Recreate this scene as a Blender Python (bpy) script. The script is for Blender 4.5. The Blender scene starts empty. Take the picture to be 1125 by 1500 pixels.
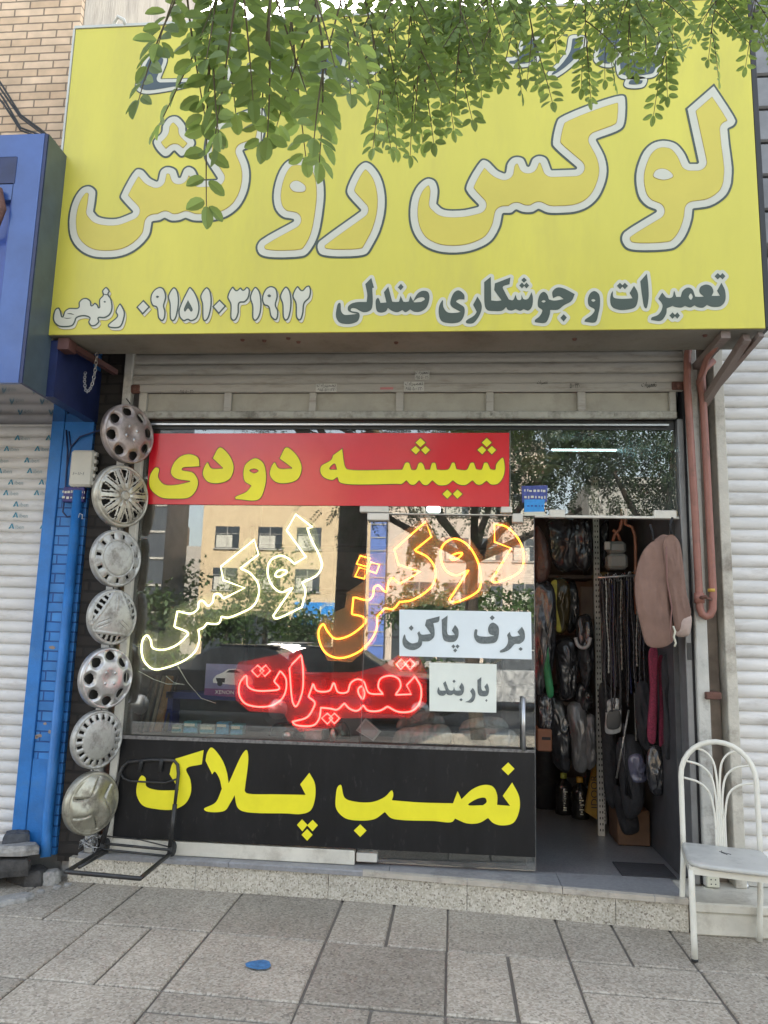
import bpy, math, random
import numpy as np
from mathutils import Vector, Matrix
random.seed(7); np.random.seed(7)
R=math.radians
S=bpy.context.scene
COL=S.collection

# ------------------------------------------------------------------ camera
CAM=np.array([0.0,-4.83,1.5]); FPX=1130.0
YAW,PITCH,ROLL=R(5.2575),R(9.2807),R(1.5296)
def _basis():
    cy,sy=math.cos(YAW),math.sin(YAW); cp,sp=math.cos(PITCH),math.sin(PITCH)
    f=np.array([-sy*cp,cy*cp,sp]); r=np.array([cy,sy,0.]); u=np.cross(r,f)
    c,s=math.cos(ROLL),math.sin(ROLL)
    return c*r+s*u, -s*r+c*u, f
CR,CU,CF=_basis()
cd=bpy.data.cameras.new('camera'); cam=bpy.data.objects.new('camera',cd); COL.objects.link(cam)
cd.sensor_fit='VERTICAL'; cd.sensor_height=24.0; cd.lens=24.0*FPX/1500.0
cd.clip_start=0.05; cd.clip_end=2000
M=Matrix.Identity(4)
for i in range(3):
    M[i][0]=CR[i]; M[i][1]=CU[i]; M[i][2]=-CF[i]; M[i][3]=CAM[i]
cam.matrix_world=M
S.camera=cam

# ------------------------------------------------------------------ light
SUN_EL,SUN_AZ=R(40),R(-14)          # azimuth measured from +Y towards +X
w=bpy.data.worlds.new('World'); S.world=w; w.use_nodes=True
nt=w.node_tree; bg=nt.nodes['Background']
sky=nt.nodes.new('ShaderNodeTexSky'); sky.sky_type='NISHITA'; sky.sun_disc=False
sky.sun_elevation=SUN_EL; sky.sun_rotation=SUN_AZ
sky.air_density=1.3; sky.dust_density=2.5
hs=nt.nodes.new('ShaderNodeHueSaturation'); hs.inputs['Saturation'].default_value=.5; nt.links.new(sky.outputs[0],hs.inputs['Color']); nt.links.new(hs.outputs[0],bg.inputs[0]); bg.inputs[1].default_value=0.15
sd=bpy.data.lights.new('sun','SUN'); sd.energy=4.6; sd.angle=R(0.5); sd.color=(1,.93,.82)
sun=bpy.data.objects.new('sun',sd); COL.objects.link(sun)
sun.location=(0,10,30)
sun.rotation_euler=Vector((-math.sin(SUN_AZ)*math.cos(SUN_EL),-math.cos(SUN_AZ)*math.cos(SUN_EL),-math.sin(SUN_EL))).to_track_quat('-Z','Y').to_euler()
S.view_settings.view_transform='Standard'; S.view_settings.look='None'
S.view_settings.exposure=2.22; S.view_settings.gamma=1.0
try: S.cycles.max_bounces=8; S.cycles.transparent_max_bounces=16; S.cycles.use_denoising=True
except Exception: pass

# ------------------------------------------------------------------ measuring helpers
def ray(px,py): return CF+CR*(px-562.5)/FPX-CU*(py-750.0)/FPX
def gY(px,py,Y=0.0):
    d=ray(px,py); return Vector(CAM+d*((Y-CAM[1])/d[1]))
def gZ(px,py,Z=0.0):
    d=ray(px,py); return Vector(CAM+d*((Z-CAM[2])/d[2]))
def gD(px,py,D):
    d=ray(px,py); return Vector(CAM+d*D)
def gR(px,py,Y):                      # a point seen mirrored in the glass, on the plane y=-Y
    p=gY(px,py,Y); return Vector((p.x,-Y,p.z))

# ------------------------------------------------------------------ mesh builder
class MB:
    def __init__(s): s.v=[]; s.f=[]; s.sm=[]
    def add(s,vs,fs,smooth=False):
        b=len(s.v); s.v+= [tuple(v) for v in vs]; s.f+= [tuple(i+b for i in f) for f in fs]; s.sm+= [smooth]*len(fs); return s
    def box(s,x0,x1,y0,y1,z0,z1,bev=0.0):
        if x0>x1:x0,x1=x1,x0
        if y0>y1:y0,y1=y1,y0
        if z0>z1:z0,z1=z1,z0
        if bev<=0:
            vs=[(x,y,z) for z in (z0,z1) for y in (y0,y1) for x in (x0,x1)]
            return s.add(vs,[(0,2,3,1),(4,5,7,6),(0,1,5,4),(2,6,7,3),(0,4,6,2),(1,3,7,5)])
        b=min(bev,(x1-x0)*.45,(y1-y0)*.45,(z1-z0)*.45)
        vs=[];idx={}
        for ix,X in enumerate((x0,x1)):
            for iy,Yy in enumerate((y0,y1)):
                for iz,Z in enumerate((z0,z1)):
                    sx,sy,sz=(1,-1)[ix],(1,-1)[iy],(1,-1)[iz]
                    idx[ix,iy,iz,0]=len(vs); vs.append((X,Yy+sy*b,Z+sz*b))
                    idx[ix,iy,iz,1]=len(vs); vs.append((X+sx*b,Yy,Z+sz*b))
                    idx[ix,iy,iz,2]=len(vs); vs.append((X+sx*b,Yy+sy*b,Z))
        I=idx; fs=[]
        for ix in (0,1):
            q=[I[ix,0,0,0],I[ix,1,0,0],I[ix,1,1,0],I[ix,0,1,0]]; fs.append(q if ix else q[::-1])
        for iy in (0,1):
            q=[I[0,iy,0,1],I[1,iy,0,1],I[1,iy,1,1],I[0,iy,1,1]]; fs.append(q[::-1] if iy else q)
        for iz in (0,1):
            q=[I[0,0,iz,2],I[1,0,iz,2],I[1,1,iz,2],I[0,1,iz,2]]; fs.append(q if iz else q[::-1])
        for iy in (0,1):
            for iz in (0,1): fs.append([I[0,iy,iz,1],I[1,iy,iz,1],I[1,iy,iz,2],I[0,iy,iz,2]])
        for ix in (0,1):
            for iz in (0,1): fs.append([I[ix,0,iz,0],I[ix,1,iz,0],I[ix,1,iz,2],I[ix,0,iz,2]])
        for ix in (0,1):
            for iy in (0,1): fs.append([I[ix,iy,0,0],I[ix,iy,1,0],I[ix,iy,1,1],I[ix,iy,0,1]])
        for ix in (0,1):
            for iy in (0,1):
                for iz in (0,1): fs.append([I[ix,iy,iz,0],I[ix,iy,iz,1],I[ix,iy,iz,2]])
        return s.add(vs,fs)
    def tube(s,pts,r,seg=8,closed=False,cap=True):
        P=[Vector(p) for p in pts]; n=len(P)
        rr=r if isinstance(r,(list,tuple)) else [r]*n
        T=[]
        for i in range(n):
            a=P[(i-1)%n] if (closed or i>0) else P[i]; b=P[(i+1)%n] if (closed or i<n-1) else P[i]
            t=(b-a); T.append(t.normalized() if t.length>1e-9 else Vector((0,0,1)))
        ref=Vector((0,0,1)) if abs(T[0].z)<.9 else Vector((1,0,0))
        N=(ref-T[0]*ref.dot(T[0])).normalized(); vs=[]
        for i in range(n):
            N=(N-T[i]*N.dot(T[i])); N=N.normalized() if N.length>1e-6 else T[i].orthogonal().normalized()
            B=T[i].cross(N)
            for k in range(seg):
                a=2*math.pi*k/seg; vs.append(P[i]+(N*math.cos(a)+B*math.sin(a))*rr[i])
        fs=[]
        m=n if closed else n-1
        for i in range(m):
            j=(i+1)%n
            for k in range(seg):
                l=(k+1)%seg; fs.append((i*seg+k,i*seg+l,j*seg+l,j*seg+k))
        if cap and not closed:
            fs.append(tuple(range(seg))[::-1]); fs.append(tuple((n-1)*seg+k for k in range(seg)))
        return s.add(vs,fs,True)
    def cyl(s,a,b,r,seg=16): return s.tube([a,b],r,seg)
    def bar(s,a,b,w,h,up=(0,0,1)):
        a=Vector(a);b=Vector(b);t=(b-a).normalized();u=Vector(up)
        if abs(t.dot(u))>.95:u=Vector((0,1,0))
        x=t.cross(u).normalized();y=x.cross(t)
        vs=[p+x*sx*w/2+y*sy*h/2 for p in (a,b) for sx,sy in ((-1,-1),(1,-1),(1,1),(-1,1))]
        return s.add(vs,[(0,1,2,3)[::-1],(4,5,6,7),(0,1,5,4),(1,2,6,5),(2,3,7,6),(3,0,4,7)])
    def lathe(s,prof,c,seg=24,axis='Z'):
        vs=[];n=len(prof);c=Vector(c)
        for r,h in prof:
            for k in range(seg):
                a=2*math.pi*k/seg; x,y=r*math.cos(a),r*math.sin(a)
                vs.append(c+(Vector((x,y,h)) if axis=='Z' else Vector((x,-h,y)) if axis=='Y' else Vector((h,x,y))))
        fs=[(i*seg+k,i*seg+(k+1)%seg,(i+1)*seg+(k+1)%seg,(i+1)*seg+k) for i in range(n-1) for k in range(seg)]
        return s.add(vs,fs,True)
    def prism(s,poly,a,b,axis='Y'):         # closed outline extruded between two values of one axis
        n=len(poly)
        def P(p,t): return (p[0],t,p[1]) if axis=='Y' else (t,p[0],p[1]) if axis=='X' else (p[0],p[1],t)
        vs=[P(p,a) for p in poly]+[P(p,b) for p in poly]
        fs=[tuple(range(n)),tuple(range(n,2*n))[::-1]]+[(i,i+n,(i+1)%n+n,(i+1)%n) for i in range(n)]
        return s.add(vs,fs)
    def quad(s,a,b,c,d): return s.add([a,b,c,d],[(0,1,2,3)])
    def build(s,name,m,parent=None,smooth=None,fixn=False):
        me=bpy.data.meshes.new(name)
        off=Vector(parent.get('_o',(0,0,0))) if parent else Vector((0,0,0))
        me.from_pydata([(v[0]-off.x,v[1]-off.y,v[2]-off.z) for v in s.v],[],s.f); 
        me.polygons.foreach_set('use_smooth',s.sm if smooth is None else [smooth]*len(s.f))
        me.materials.append(m); me.update()
        if fixn:
            import bmesh
            b=bmesh.new(); b.from_mesh(me); bmesh.ops.recalc_face_normals(b,faces=b.faces); b.to_mesh(me); b.free()
        o=bpy.data.objects.new(name,me); COL.objects.link(o)
        if parent: o.parent=parent; o['_o']=tuple(off)
        return o
def tag(o,label=None,cat=None,group=None,kind=None):
    for k,v in (('label',label),('category',cat),('group',group),('kind',kind)):
        if v: o[k]=v
    return o
def thing(name,label,cat,loc=(0,0,0),group=None):
    o=bpy.data.objects.new(name,None); COL.objects.link(o); o.location=loc; o.empty_display_size=.1
    o['_o']=tuple(loc); return tag(o,label,cat,group)
def struct(o): return tag(o,kind='structure')
def copy_thing(root,loc,label=None):
    r=root.copy(); COL.objects.link(r); r.location=loc
    if label: r['label']=label
    for c in list(root.children):
        d=c.copy(); COL.objects.link(d); d.parent=r
    return r

# ------------------------------------------------------------------ materials
def mat(name,col,rough=.6,metal=0.,var=.12,vscale=6.,bump=0.,bscale=60.,dirt=0.,dcol=(.06,.05,.04),dscale=2.5,spec=None,coat=0.,stretch=(1,1,1),dthr=.52):
    m=bpy.data.materials.new(name); m.use_nodes=True; n=m.node_tree.nodes; L=m.node_tree.links
    p=n['Principled BSDF']; p.inputs['Roughness'].default_value=rough; p.inputs['Metallic'].default_value=metal
    if spec is not None: p.inputs['Specular IOR Level'].default_value=spec
    if coat: p.inputs['Coat Weight'].default_value=coat; p.inputs['Coat Roughness'].default_value=.15
    tc=n.new('ShaderNodeTexCoord'); mp=n.new('ShaderNodeMapping'); L.new(tc.outputs['Object'],mp.inputs[0]); mp.inputs['Scale'].default_value=stretch
    nz=n.new('ShaderNodeTexNoise'); nz.inputs['Scale'].default_value=vscale; nz.inputs['Detail'].default_value=6; nz.inputs['Roughness'].default_value=.65
    L.new(mp.outputs[0],nz.inputs['Vector'])
    mx=n.new('ShaderNodeMix'); mx.data_type='RGBA'
    c=np.array(col); mx.inputs[6].default_value=(*np.clip(c*(1-var),0,1),1); mx.inputs[7].default_value=(*np.clip(c*(1+var),0,1),1)
    mr=n.new('ShaderNodeMapRange'); mr.inputs[1].default_value=.3; mr.inputs[2].default_value=.7; L.new(nz.outputs[0],mr.inputs[0])
    L.new(mr.outputs[0],mx.inputs[0]); out=mx.outputs[2]
    if dirt>0:
        n2=n.new('ShaderNodeTexNoise'); n2.inputs['Scale'].default_value=dscale; n2.inputs['Detail'].default_value=9; n2.inputs['Roughness'].default_value=.7
        L.new(mp.outputs[0],n2.inputs['Vector'])
        r2=n.new('ShaderNodeMapRange'); r2.inputs[1].default_value=dthr; r2.inputs[2].default_value=dthr+.2; r2.inputs[4].default_value=dirt; L.new(n2.outputs[0],r2.inputs[0])
        m2=n.new('ShaderNodeMix'); m2.data_type='RGBA'; L.new(r2.outputs[0],m2.inputs[0]); L.new(out,m2.inputs[6]); m2.inputs[7].default_value=(*dcol,1); out=m2.outputs[2]
        r3=n.new('ShaderNodeMath'); r3.operation='MULTIPLY_ADD'; L.new(r2.outputs[0],r3.inputs[0]); r3.inputs[1].default_value=.35; r3.inputs[2].default_value=rough; r3.use_clamp=True; L.new(r3.outputs[0],p.inputs['Roughness'])
    L.new(out,p.inputs['Base Color'])
    if bump>0:
        n3=n.new('ShaderNodeTexNoise'); n3.inputs['Scale'].default_value=bscale; n3.inputs['Detail'].default_value=5; L.new(mp.outputs[0],n3.inputs['Vector'])
        b=n.new('ShaderNodeBump'); b.inputs['Strength'].default_value=bump; b.inputs['Distance'].default_value=.02; L.new(n3.outputs[0],b.inputs['Height']); L.new(b.outputs[0],p.inputs['Normal'])
    return m
def emis(name,col,st):
    m=bpy.data.materials.new(name); m.use_nodes=True; n=m.node_tree.nodes; p=n['Principled BSDF']
    p.inputs['Base Color'].default_value=(*[min(1,c) for c in col],1); p.inputs['Emission Color'].default_value=(*col,1); p.inputs['Emission Strength'].default_value=st
    return m
def glassm(name,ior=1.65,tint=(.86,.9,.88),haze=.015):
    m=bpy.data.materials.new(name); m.use_nodes=True; n=m.node_tree.nodes; L=m.node_tree.links
    n.remove(n['Principled BSDF']); o=n['Material Output']
    t=n.new('ShaderNodeBsdfTransparent'); t.inputs[0].default_value=(*tint,1)
    d=n.new('ShaderNodeBsdfDiffuse'); d.inputs[0].default_value=(.5,.5,.48,1)
    tc=n.new('ShaderNodeTexCoord'); nz=n.new('ShaderNodeTexNoise'); nz.inputs['Scale'].default_value=3; nz.inputs['Detail'].default_value=8; L.new(tc.outputs['Object'],nz.inputs['Vector'])
    mr=n.new('ShaderNodeMapRange'); mr.inputs[1].default_value=.4; mr.inputs[2].default_value=.75; mr.inputs[3].default_value=haze*.4; mr.inputs[4].default_value=haze*3; L.new(nz.outputs[0],mr.inputs[0])
    m1=n.new('ShaderNodeMixShader'); L.new(mr.outputs[0],m1.inputs[0]); L.new(t.outputs[0],m1.inputs[1]); L.new(d.outputs[0],m1.inputs[2])
    g=n.new('ShaderNodeBsdfGlossy'); g.inputs['Roughness'].default_value=0.0; g.inputs[0].default_value=(1,1,1,1)
    fr=n.new('ShaderNodeFresnel'); fr.inputs[0].default_value=ior
    geo=n.new('ShaderNodeNewGeometry')
    # thin pane: same reflectance from both sides
    bz=n.new('ShaderNodeMix'); bz.data_type='FLOAT'; L.new(geo.outputs['Backfacing'],bz.inputs[0]); bz.inputs[2].default_value=ior; bz.inputs[3].default_value=1/ior; L.new(bz.outputs[0],fr.inputs[0])
    mm=n.new('ShaderNodeMath'); mm.operation='MULTIPLY'; mm.use_clamp=True; L.new(fr.outputs[0],mm.inputs[0]); mm.inputs[1].default_value=1.7
    m2=n.new('ShaderNodeMixShader'); L.new(mm.outputs[0],m2.inputs[0]); L.new(m1.outputs[0],m2.inputs[1]); L.new(g.outputs[0],m2.inputs[2])
    L.new(m2.outputs[0],o.inputs[0]); return m
def brickm(name,c1,c2,mortar,bw,bh,ms=.006,rough=.8,rot=False,bump=.5,off=.5):
    m=bpy.data.materials.new(name); m.use_nodes=True; n=m.node_tree.nodes; L=m.node_tree.links; p=n['Principled BSDF']; p.inputs['Roughness'].default_value=rough
    tc=n.new('ShaderNodeTexCoord'); sx=n.new('ShaderNodeSeparateXYZ'); cb=n.new('ShaderNodeCombineXYZ'); L.new(tc.outputs['Object'],sx.inputs[0])
    ad=n.new('ShaderNodeMath'); L.new(sx.outputs[0],ad.inputs[0]); L.new(sx.outputs[1],ad.inputs[1])
    L.new(ad.outputs[0],cb.inputs[0]); L.new(sx.outputs[2],cb.inputs[1])
    nz0=n.new('ShaderNodeTexNoise'); nz0.inputs['Scale'].default_value=14; L.new(tc.outputs['Object'],nz0.inputs['Vector'])
    vm=n.new('ShaderNodeVectorMath'); vm.operation='MULTIPLY_ADD'; L.new(nz0.outputs['Color'],vm.inputs[0]); vm.inputs[1].default_value=(.006,.006,0); L.new(cb.outputs[0],vm.inputs[2])
    b=n.new('ShaderNodeTexBrick'); L.new(vm.outputs[0],b.inputs['Vector']); b.inputs['Scale'].default_value=1
    b.inputs['Brick Width'].default_value=bw; b.inputs['Row Height'].default_value=bh; b.inputs['Mortar Size'].default_value=ms; b.inputs['Mortar Smooth'].default_value=.3; b.offset=off
    b.inputs['Color1'].default_value=(*c1,1); b.inputs['Color2'].default_value=(*c2,1); b.inputs['Mortar'].default_value=(*mortar,1)
    nz=n.new('ShaderNodeTexNoise'); nz.inputs['Scale'].default_value=9; nz.inputs['Detail'].default_value=8; L.new(tc.outputs['Object'],nz.inputs['Vector'])
    mx=n.new('ShaderNodeMix'); mx.data_type='RGBA'; mx.blend_type='MULTIPLY'; mx.inputs[0].default_value=.55; L.new(b.outputs[0],mx.inputs[6]); L.new(nz.outputs[0],mx.inputs[7])
    br=n.new('ShaderNodeBrightContrast'); br.inputs[1].default_value=.0; L.new(mx.outputs[2],br.inputs[0]); 
    L.new(br.outputs[0],p.inputs['Base Color'])
    bp=n.new('ShaderNodeBump'); bp.inputs['Strength'].default_value=bump; bp.inputs['Distance'].default_value=.006; bp.invert=True; L.new(b.outputs['Fac'],bp.inputs['Height']); L.new(bp.outputs[0],p.inputs['Normal'])
    return m
def terrazzo(name,base,chip,dark,scale=95.,amt=.5,tile=None):
    m=bpy.data.materials.new(name); m.use_nodes=True; n=m.node_tree.nodes; L=m.node_tree.links; p=n['Principled BSDF']; p.inputs['Roughness'].default_value=.75
    tc=n.new('ShaderNodeTexCoord')
    v=n.new('ShaderNodeTexVoronoi'); v.inputs['Scale'].default_value=scale; L.new(tc.outputs['Object'],v.inputs['Vector'])
    sp=n.new('ShaderNodeSeparateColor'); L.new(v.outputs['Color'],sp.inputs[0])
    ra=n.new('ShaderNodeValToRGB'); ra.color_ramp.interpolation='CONSTANT'
    e=ra.color_ramp.elements; e[0].color=(*base,1); e[1].position=.42; e[1].color=(*chip,1)
    x=e.new(.72); x.color=(*[c*.72 for c in base],1); x=e.new(.86); x.color=(*dark,1); x=e.new(.93); x.color=(*[ (a+b)/2 for a,b in zip(base,chip)],1)
    L.new(sp.outputs[0],ra.inputs[0])
    nz=n.new('ShaderNodeTexNoise'); nz.inputs['Scale'].default_value=1.7; nz.inputs['Detail'].default_value=8; nz.inputs['Roughness'].default_value=.7; L.new(tc.outputs['Object'],nz.inputs['Vector'])
    mr=n.new('ShaderNodeMapRange'); mr.inputs[1].default_value=.3; mr.inputs[2].default_value=.7; mr.inputs[3].default_value=.72; mr.inputs[4].default_value=1.12; L.new(nz.outputs[0],mr.inputs[0])
    src=mr.outputs[0]
    if tile:
        at=n.new('ShaderNodeAttribute'); at.attribute_name='tint'; mm=n.new('ShaderNodeMath'); mm.operation='MULTIPLY'; L.new(src,mm.inputs[0]); L.new(at.outputs['Fac'],mm.inputs[1]); src=mm.outputs[0]
    mx=n.new('ShaderNodeMix'); mx.data_type='RGBA'; mx.inputs[0].default_value=amt; mx.inputs[6].default_value=(*base,1); L.new(ra.outputs[0],mx.inputs[7])
    st=n.new('ShaderNodeTexNoise'); st.inputs['Scale'].default_value=3.3; st.inputs['Detail'].default_value=10; st.inputs['Roughness'].default_value=.75; L.new(tc.outputs['Object'],st.inputs['Vector'])
    s2=n.new('ShaderNodeMapRange'); s2.inputs[1].default_value=.55; s2.inputs[2].default_value=.72; s2.inputs[4].default_value=.55; L.new(st.outputs[0],s2.inputs[0])
    gm=n.new('ShaderNodeTexVoronoi'); gm.inputs['Scale'].default_value=2.6; L.new(tc.outputs['Object'],gm.inputs['Vector'])
    g2=n.new('ShaderNodeMapRange'); g2.inputs[1].default_value=.035; g2.inputs[2].default_value=.06; g2.inputs[3].default_value=.6; g2.inputs[4].default_value=0; L.new(gm.outputs['Distance'],g2.inputs[0])
    sm=n.new('ShaderNodeMath'); sm.operation='MAXIMUM'; L.new(s2.outputs[0],sm.inputs[0]); L.new(g2.outputs[0],sm.inputs[1])
    m3=n.new('ShaderNodeMix'); m3.data_type='RGBA'; L.new(sm.outputs[0],m3.inputs[0]); L.new(mx.outputs[2],m3.inputs[6]); m3.inputs[7].default_value=(*[c*.5 for c in base],1)
    vs=n.new('ShaderNodeVectorMath'); vs.operation='SCALE'; L.new(m3.outputs[2],vs.inputs[0]); L.new(src,vs.inputs['Scale'])
    L.new(vs.outputs[0],p.inputs['Base Color'])
    n3=n.new('ShaderNodeTexNoise'); n3.inputs['Scale'].default_value=160; L.new(tc.outputs['Object'],n3.inputs['Vector'])
    b=n.new('ShaderNodeBump'); b.inputs['Strength'].default_value=.25; b.inputs['Distance'].default_value=.004; L.new(n3.outputs[0],b.inputs['Height']); L.new(b.outputs[0],p.inputs['Normal'])
    return m
def leafm(name,c1,c2,tr,light=.45):
    m=bpy.data.materials.new(name); m.use_nodes=True; n=m.node_tree.nodes; L=m.node_tree.links; p=n['Principled BSDF']; o=n['Material Output']
    p.inputs['Roughness'].default_value=.5
    at=n.new('ShaderNodeAttribute'); at.attribute_name='tint'
    mx=n.new('ShaderNodeMix'); mx.data_type='RGBA'; L.new(at.outputs['Fac'],mx.inputs[0]); mx.inputs[6].default_value=(*c1,1); mx.inputs[7].default_value=(*c2,1); L.new(mx.outputs[2],p.inputs['Base Color'])
    t=n.new('ShaderNodeBsdfTranslucent'); m2=n.new('ShaderNodeMix'); m2.data_type='RGBA'; L.new(at.outputs['Fac'],m2.inputs[0]); m2.inputs[6].default_value=(*[c*.6 for c in tr],1); m2.inputs[7].default_value=(*tr,1); L.new(m2.outputs[2],t.inputs[0])
    ms=n.new('ShaderNodeMixShader'); ms.inputs[0].default_value=light; L.new(p.outputs[0],ms.inputs[1]); L.new(t.outputs[0],ms.inputs[2]); L.new(ms.outputs[0],o.inputs[0]); return m

# ------------------------------------------------------------------ outlines (lettering)
def parse(s):
    out=[]
    for t in s.split():
        c=t.endswith('c'); t=t.rstrip('c'); x,y=t.split(','); out.append((float(x),float(y),c))
    return out
def spline(pts,closed=True,n=7):
    N=len(pts); res=[]
    P=[np.array(p[:2]) for p in pts]; C=[p[2] for p in pts]
    segs=N if closed else N-1
    for i in range(segs):
        p1,p2=P[i],P[(i+1)%N]; c1,c2=C[i],C[(i+1)%N]
        if not closed: c1=c1 or i==0; c2=c2 or i+1==N-1
        if c1 and c2: res.append(p1); continue
        p0=2*p1-p2 if c1 else P[(i-1)%N]; p3=2*p2-p1 if c2 else P[(i+2)%N]
        d=lambda a,b: max(np.linalg.norm(a-b),1e-6)**.5
        t0=0.;t1=t0+d(p0,p1);t2=t1+d(p1,p2);t3=t2+d(p2,p3)
        for k in range(n):
            t=t1+(t2-t1)*k/n
            a1=(t1-t)/(t1-t0)*p0+(t-t0)/(t1-t0)*p1; a2=(t2-t)/(t2-t1)*p1+(t-t1)/(t2-t1)*p2; a3=(t3-t)/(t3-t2)*p2+(t-t2)/(t3-t2)*p3
            b1=(t2-t)/(t2-t0)*a1+(t-t0)/(t2-t0)*a2; b2=(t3-t)/(t3-t1)*a2+(t-t1)/(t3-t1)*a3
            res.append((t2-t)/(t2-t1)*b1+(t-t1)/(t2-t1)*b2)
    if not closed: res.append(P[-1])
    return np.array(res)
def outline(s,crop,Y,closed=True,n=7):
    x0,y0,sc=crop; q=spline(parse(s),closed,n); out=[]
    for x,y in q:
        p=gY(x0+x/sc,y0+y/sc,Y); out.append((p.x,p.z))
    return np.array(out)
def sdf(cons,pad,h):
    A=np.concatenate(cons); lo=A.min(0)-pad; hi=A.max(0)+pad
    xs=np.arange(lo[0],hi[0]+h,h); ys=np.arange(lo[1],hi[1]+h,h)
    X,Yg=np.meshgrid(xs,ys,indexing='ij'); D=np.full(X.shape,1e9); IN=np.zeros(X.shape,bool)
    for c in cons:
        for a,b in zip(c,np.roll(c,-1,0)):
            e=b-a; l=e@e
            if l<1e-14: continue
            t=np.clip(((X-a[0])*e[0]+(Yg-a[1])*e[1])/l,0,1)
            D=np.minimum(D,(X-a[0]-t*e[0])**2+(Yg-a[1]-t*e[1])**2)
            if a[1]!=b[1]:
                k=((a[1]>Yg)!=(b[1]>Yg))&(X<(b[0]-a[0])*(Yg-a[1])/(b[1]-a[1])+a[0]); IN^=k
    D=np.sqrt(D); D[IN]*=-1
    return xs,ys,D
def isolines(xs,ys,D,lev):
    F=D-lev; F[np.abs(F)<1e-9]=1e-9; I=F<0
    c=(I[:-1,:-1]*1+I[1:,:-1]*2+I[1:,1:]*4+I[:-1,1:]*8)
    nxt={}
    tab={1:[(3,0)],2:[(0,1)],3:[(3,1)],4:[(1,2)],5:[(3,0),(1,2)],6:[(0,2)],7:[(3,2)],8:[(2,3)],9:[(2,0)],10:[(0,1),(2,3)],11:[(2,1)],12:[(1,3)],13:[(1,0)],14:[(0,3)]}
    def key(i,j,e): return (0,i,j) if e==0 else (1,i+1,j) if e==1 else (0,i,j+1) if e==2 else (1,i,j)
    for i,j in zip(*np.nonzero((c>0)&(c<15))):
        for a,b in tab[int(c[i,j])]: nxt.setdefault(key(i,j,a),[]).append(key(i,j,b))
    def pt(k):
        d,i,j=k
        if d==0: f0,f1=F[i,j],F[i+1,j]; t=f0/(f0-f1); return (xs[i]+t*(xs[i+1]-xs[i]),ys[j])
        f0,f1=F[i,j],F[i,j+1]; t=f0/(f0-f1); return (xs[i],ys[j]+t*(ys[j+1]-ys[j]))
    loops=[]
    while nxt:
        k0=next(iter(nxt)); k=k0; lp=[]
        while k in nxt:
            lp.append(pt(k)); l=nxt[k]; k2=l.pop()
            if not l: del nxt[k]
            k=k2
            if k==k0: break
        if len(lp)>5: loops.append(np.array(lp))
    return loops
def simplify(c,tol):
    keep=[0]; n=len(c); i=0
    while i<n-1:
        j=i+2; last=i+1
        while j<n:
            a,b=c[i],c[j]; e=b-a; l=np.linalg.norm(e)
            if l<1e-9: break
            m=c[i+1:j]; d=np.abs((m[:,0]-a[0])*e[1]-(m[:,1]-a[1])*e[0])/l
            if d.max()>tol or j-i>14: break
            last=j; j+=1
        i=last; keep.append(i)
    return c[sorted(set(keep))]
def fill_mesh(loops,ext):
    cu=bpy.data.curves.new('tmp','CURVE'); cu.dimensions='2D'; cu.fill_mode='BOTH'; cu.extrude=ext
    for lp in loops:
        if len(lp)<3: continue
        sp=cu.splines.new('POLY'); sp.points.add(len(lp)-1)
        sp.points.foreach_set('co',np.c_[lp,np.zeros(len(lp)),np.ones(len(lp))].ravel()); sp.use_cyclic_u=True
    ob=bpy.data.objects.new('tmp',cu); me=bpy.data.meshes.new_from_object(ob)
    V=[v.co.copy() for v in me.vertices]; Fc=[tuple(p.vertices) for p in me.polygons]
    bpy.data.objects.remove(ob); bpy.data.curves.remove(cu); bpy.data.meshes.remove(me)
    return V,Fc
def letters(name,glyphs,crop,Y,levels,parent,h=.004,ext=.0005,shift=(0,0)):
    """glyphs: list of glyphs, each a list of outline strings (the first solid, the rest holes)."""
    objs=[]
    G=[[outline(s,crop,Y) for s in g] for g in glyphs]
    mbs=[MB() for _ in levels]
    grown=[i for i,l in enumerate(levels) if l[0]>1e-9]
    if grown and len(G)>1:                      # grown outlines of neighbouring letters merge into one halo
        allc=[c for g in G for c in g[:1]]
        xs,ys,D=sdf(allc,max(levels[i][0] for i in grown)+3*h,h)
        for i in grown:
            V,Fc=fill_mesh([simplify(c,h*.08) for c in isolines(xs,ys,D.copy(),levels[i][0])],ext)
            mbs[i].add([(v.x+shift[0],Y-levels[i][2]-v.z,v.y+shift[1]) for v in V],Fc)
    for g in G:
        need=[l for l in levels if abs(l[0])>1e-9]
        if need: xs,ys,D=sdf(g,max(abs(l[0]) for l in need)+3*h,h)
        for li,(mb,(off,m,lift,*_)) in enumerate(zip(mbs,levels)):
            if li in grown and len(G)>1: continue
            lp=g if abs(off)<1e-9 else [simplify(c,h*.08) for c in isolines(xs,ys,D.copy(),off)]
            for c in ([g] if abs(off)<1e-9 else [lp]):
                V,Fc=fill_mesh(c,ext)
                mb.add([(v.x+shift[0],Y-lift-v.z,v.y+shift[1]) for v in V],Fc)
    for mb,l in zip(mbs,levels):
        objs.append(mb.build(l[3] if len(l)>3 else name,l[1],parent))
    return objs
def text_mb(mb,body,size,fx,ext=.0006,align='CENTER'):
    cu=bpy.data.curves.new('tmp','FONT'); cu.body=body; cu.size=size; cu.extrude=ext; cu.align_x=align; cu.align_y='CENTER'; cu.resolution_u=3
    ob=bpy.data.objects.new('tmp',cu); me=bpy.data.meshes.new_from_object(ob)
    mb.add([fx(v.co) for v in me.vertices],[tuple(p.vertices) for p in me.polygons])
    bpy.data.objects.remove(ob); bpy.data.curves.remove(cu); bpy.data.meshes.remove(me)
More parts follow.
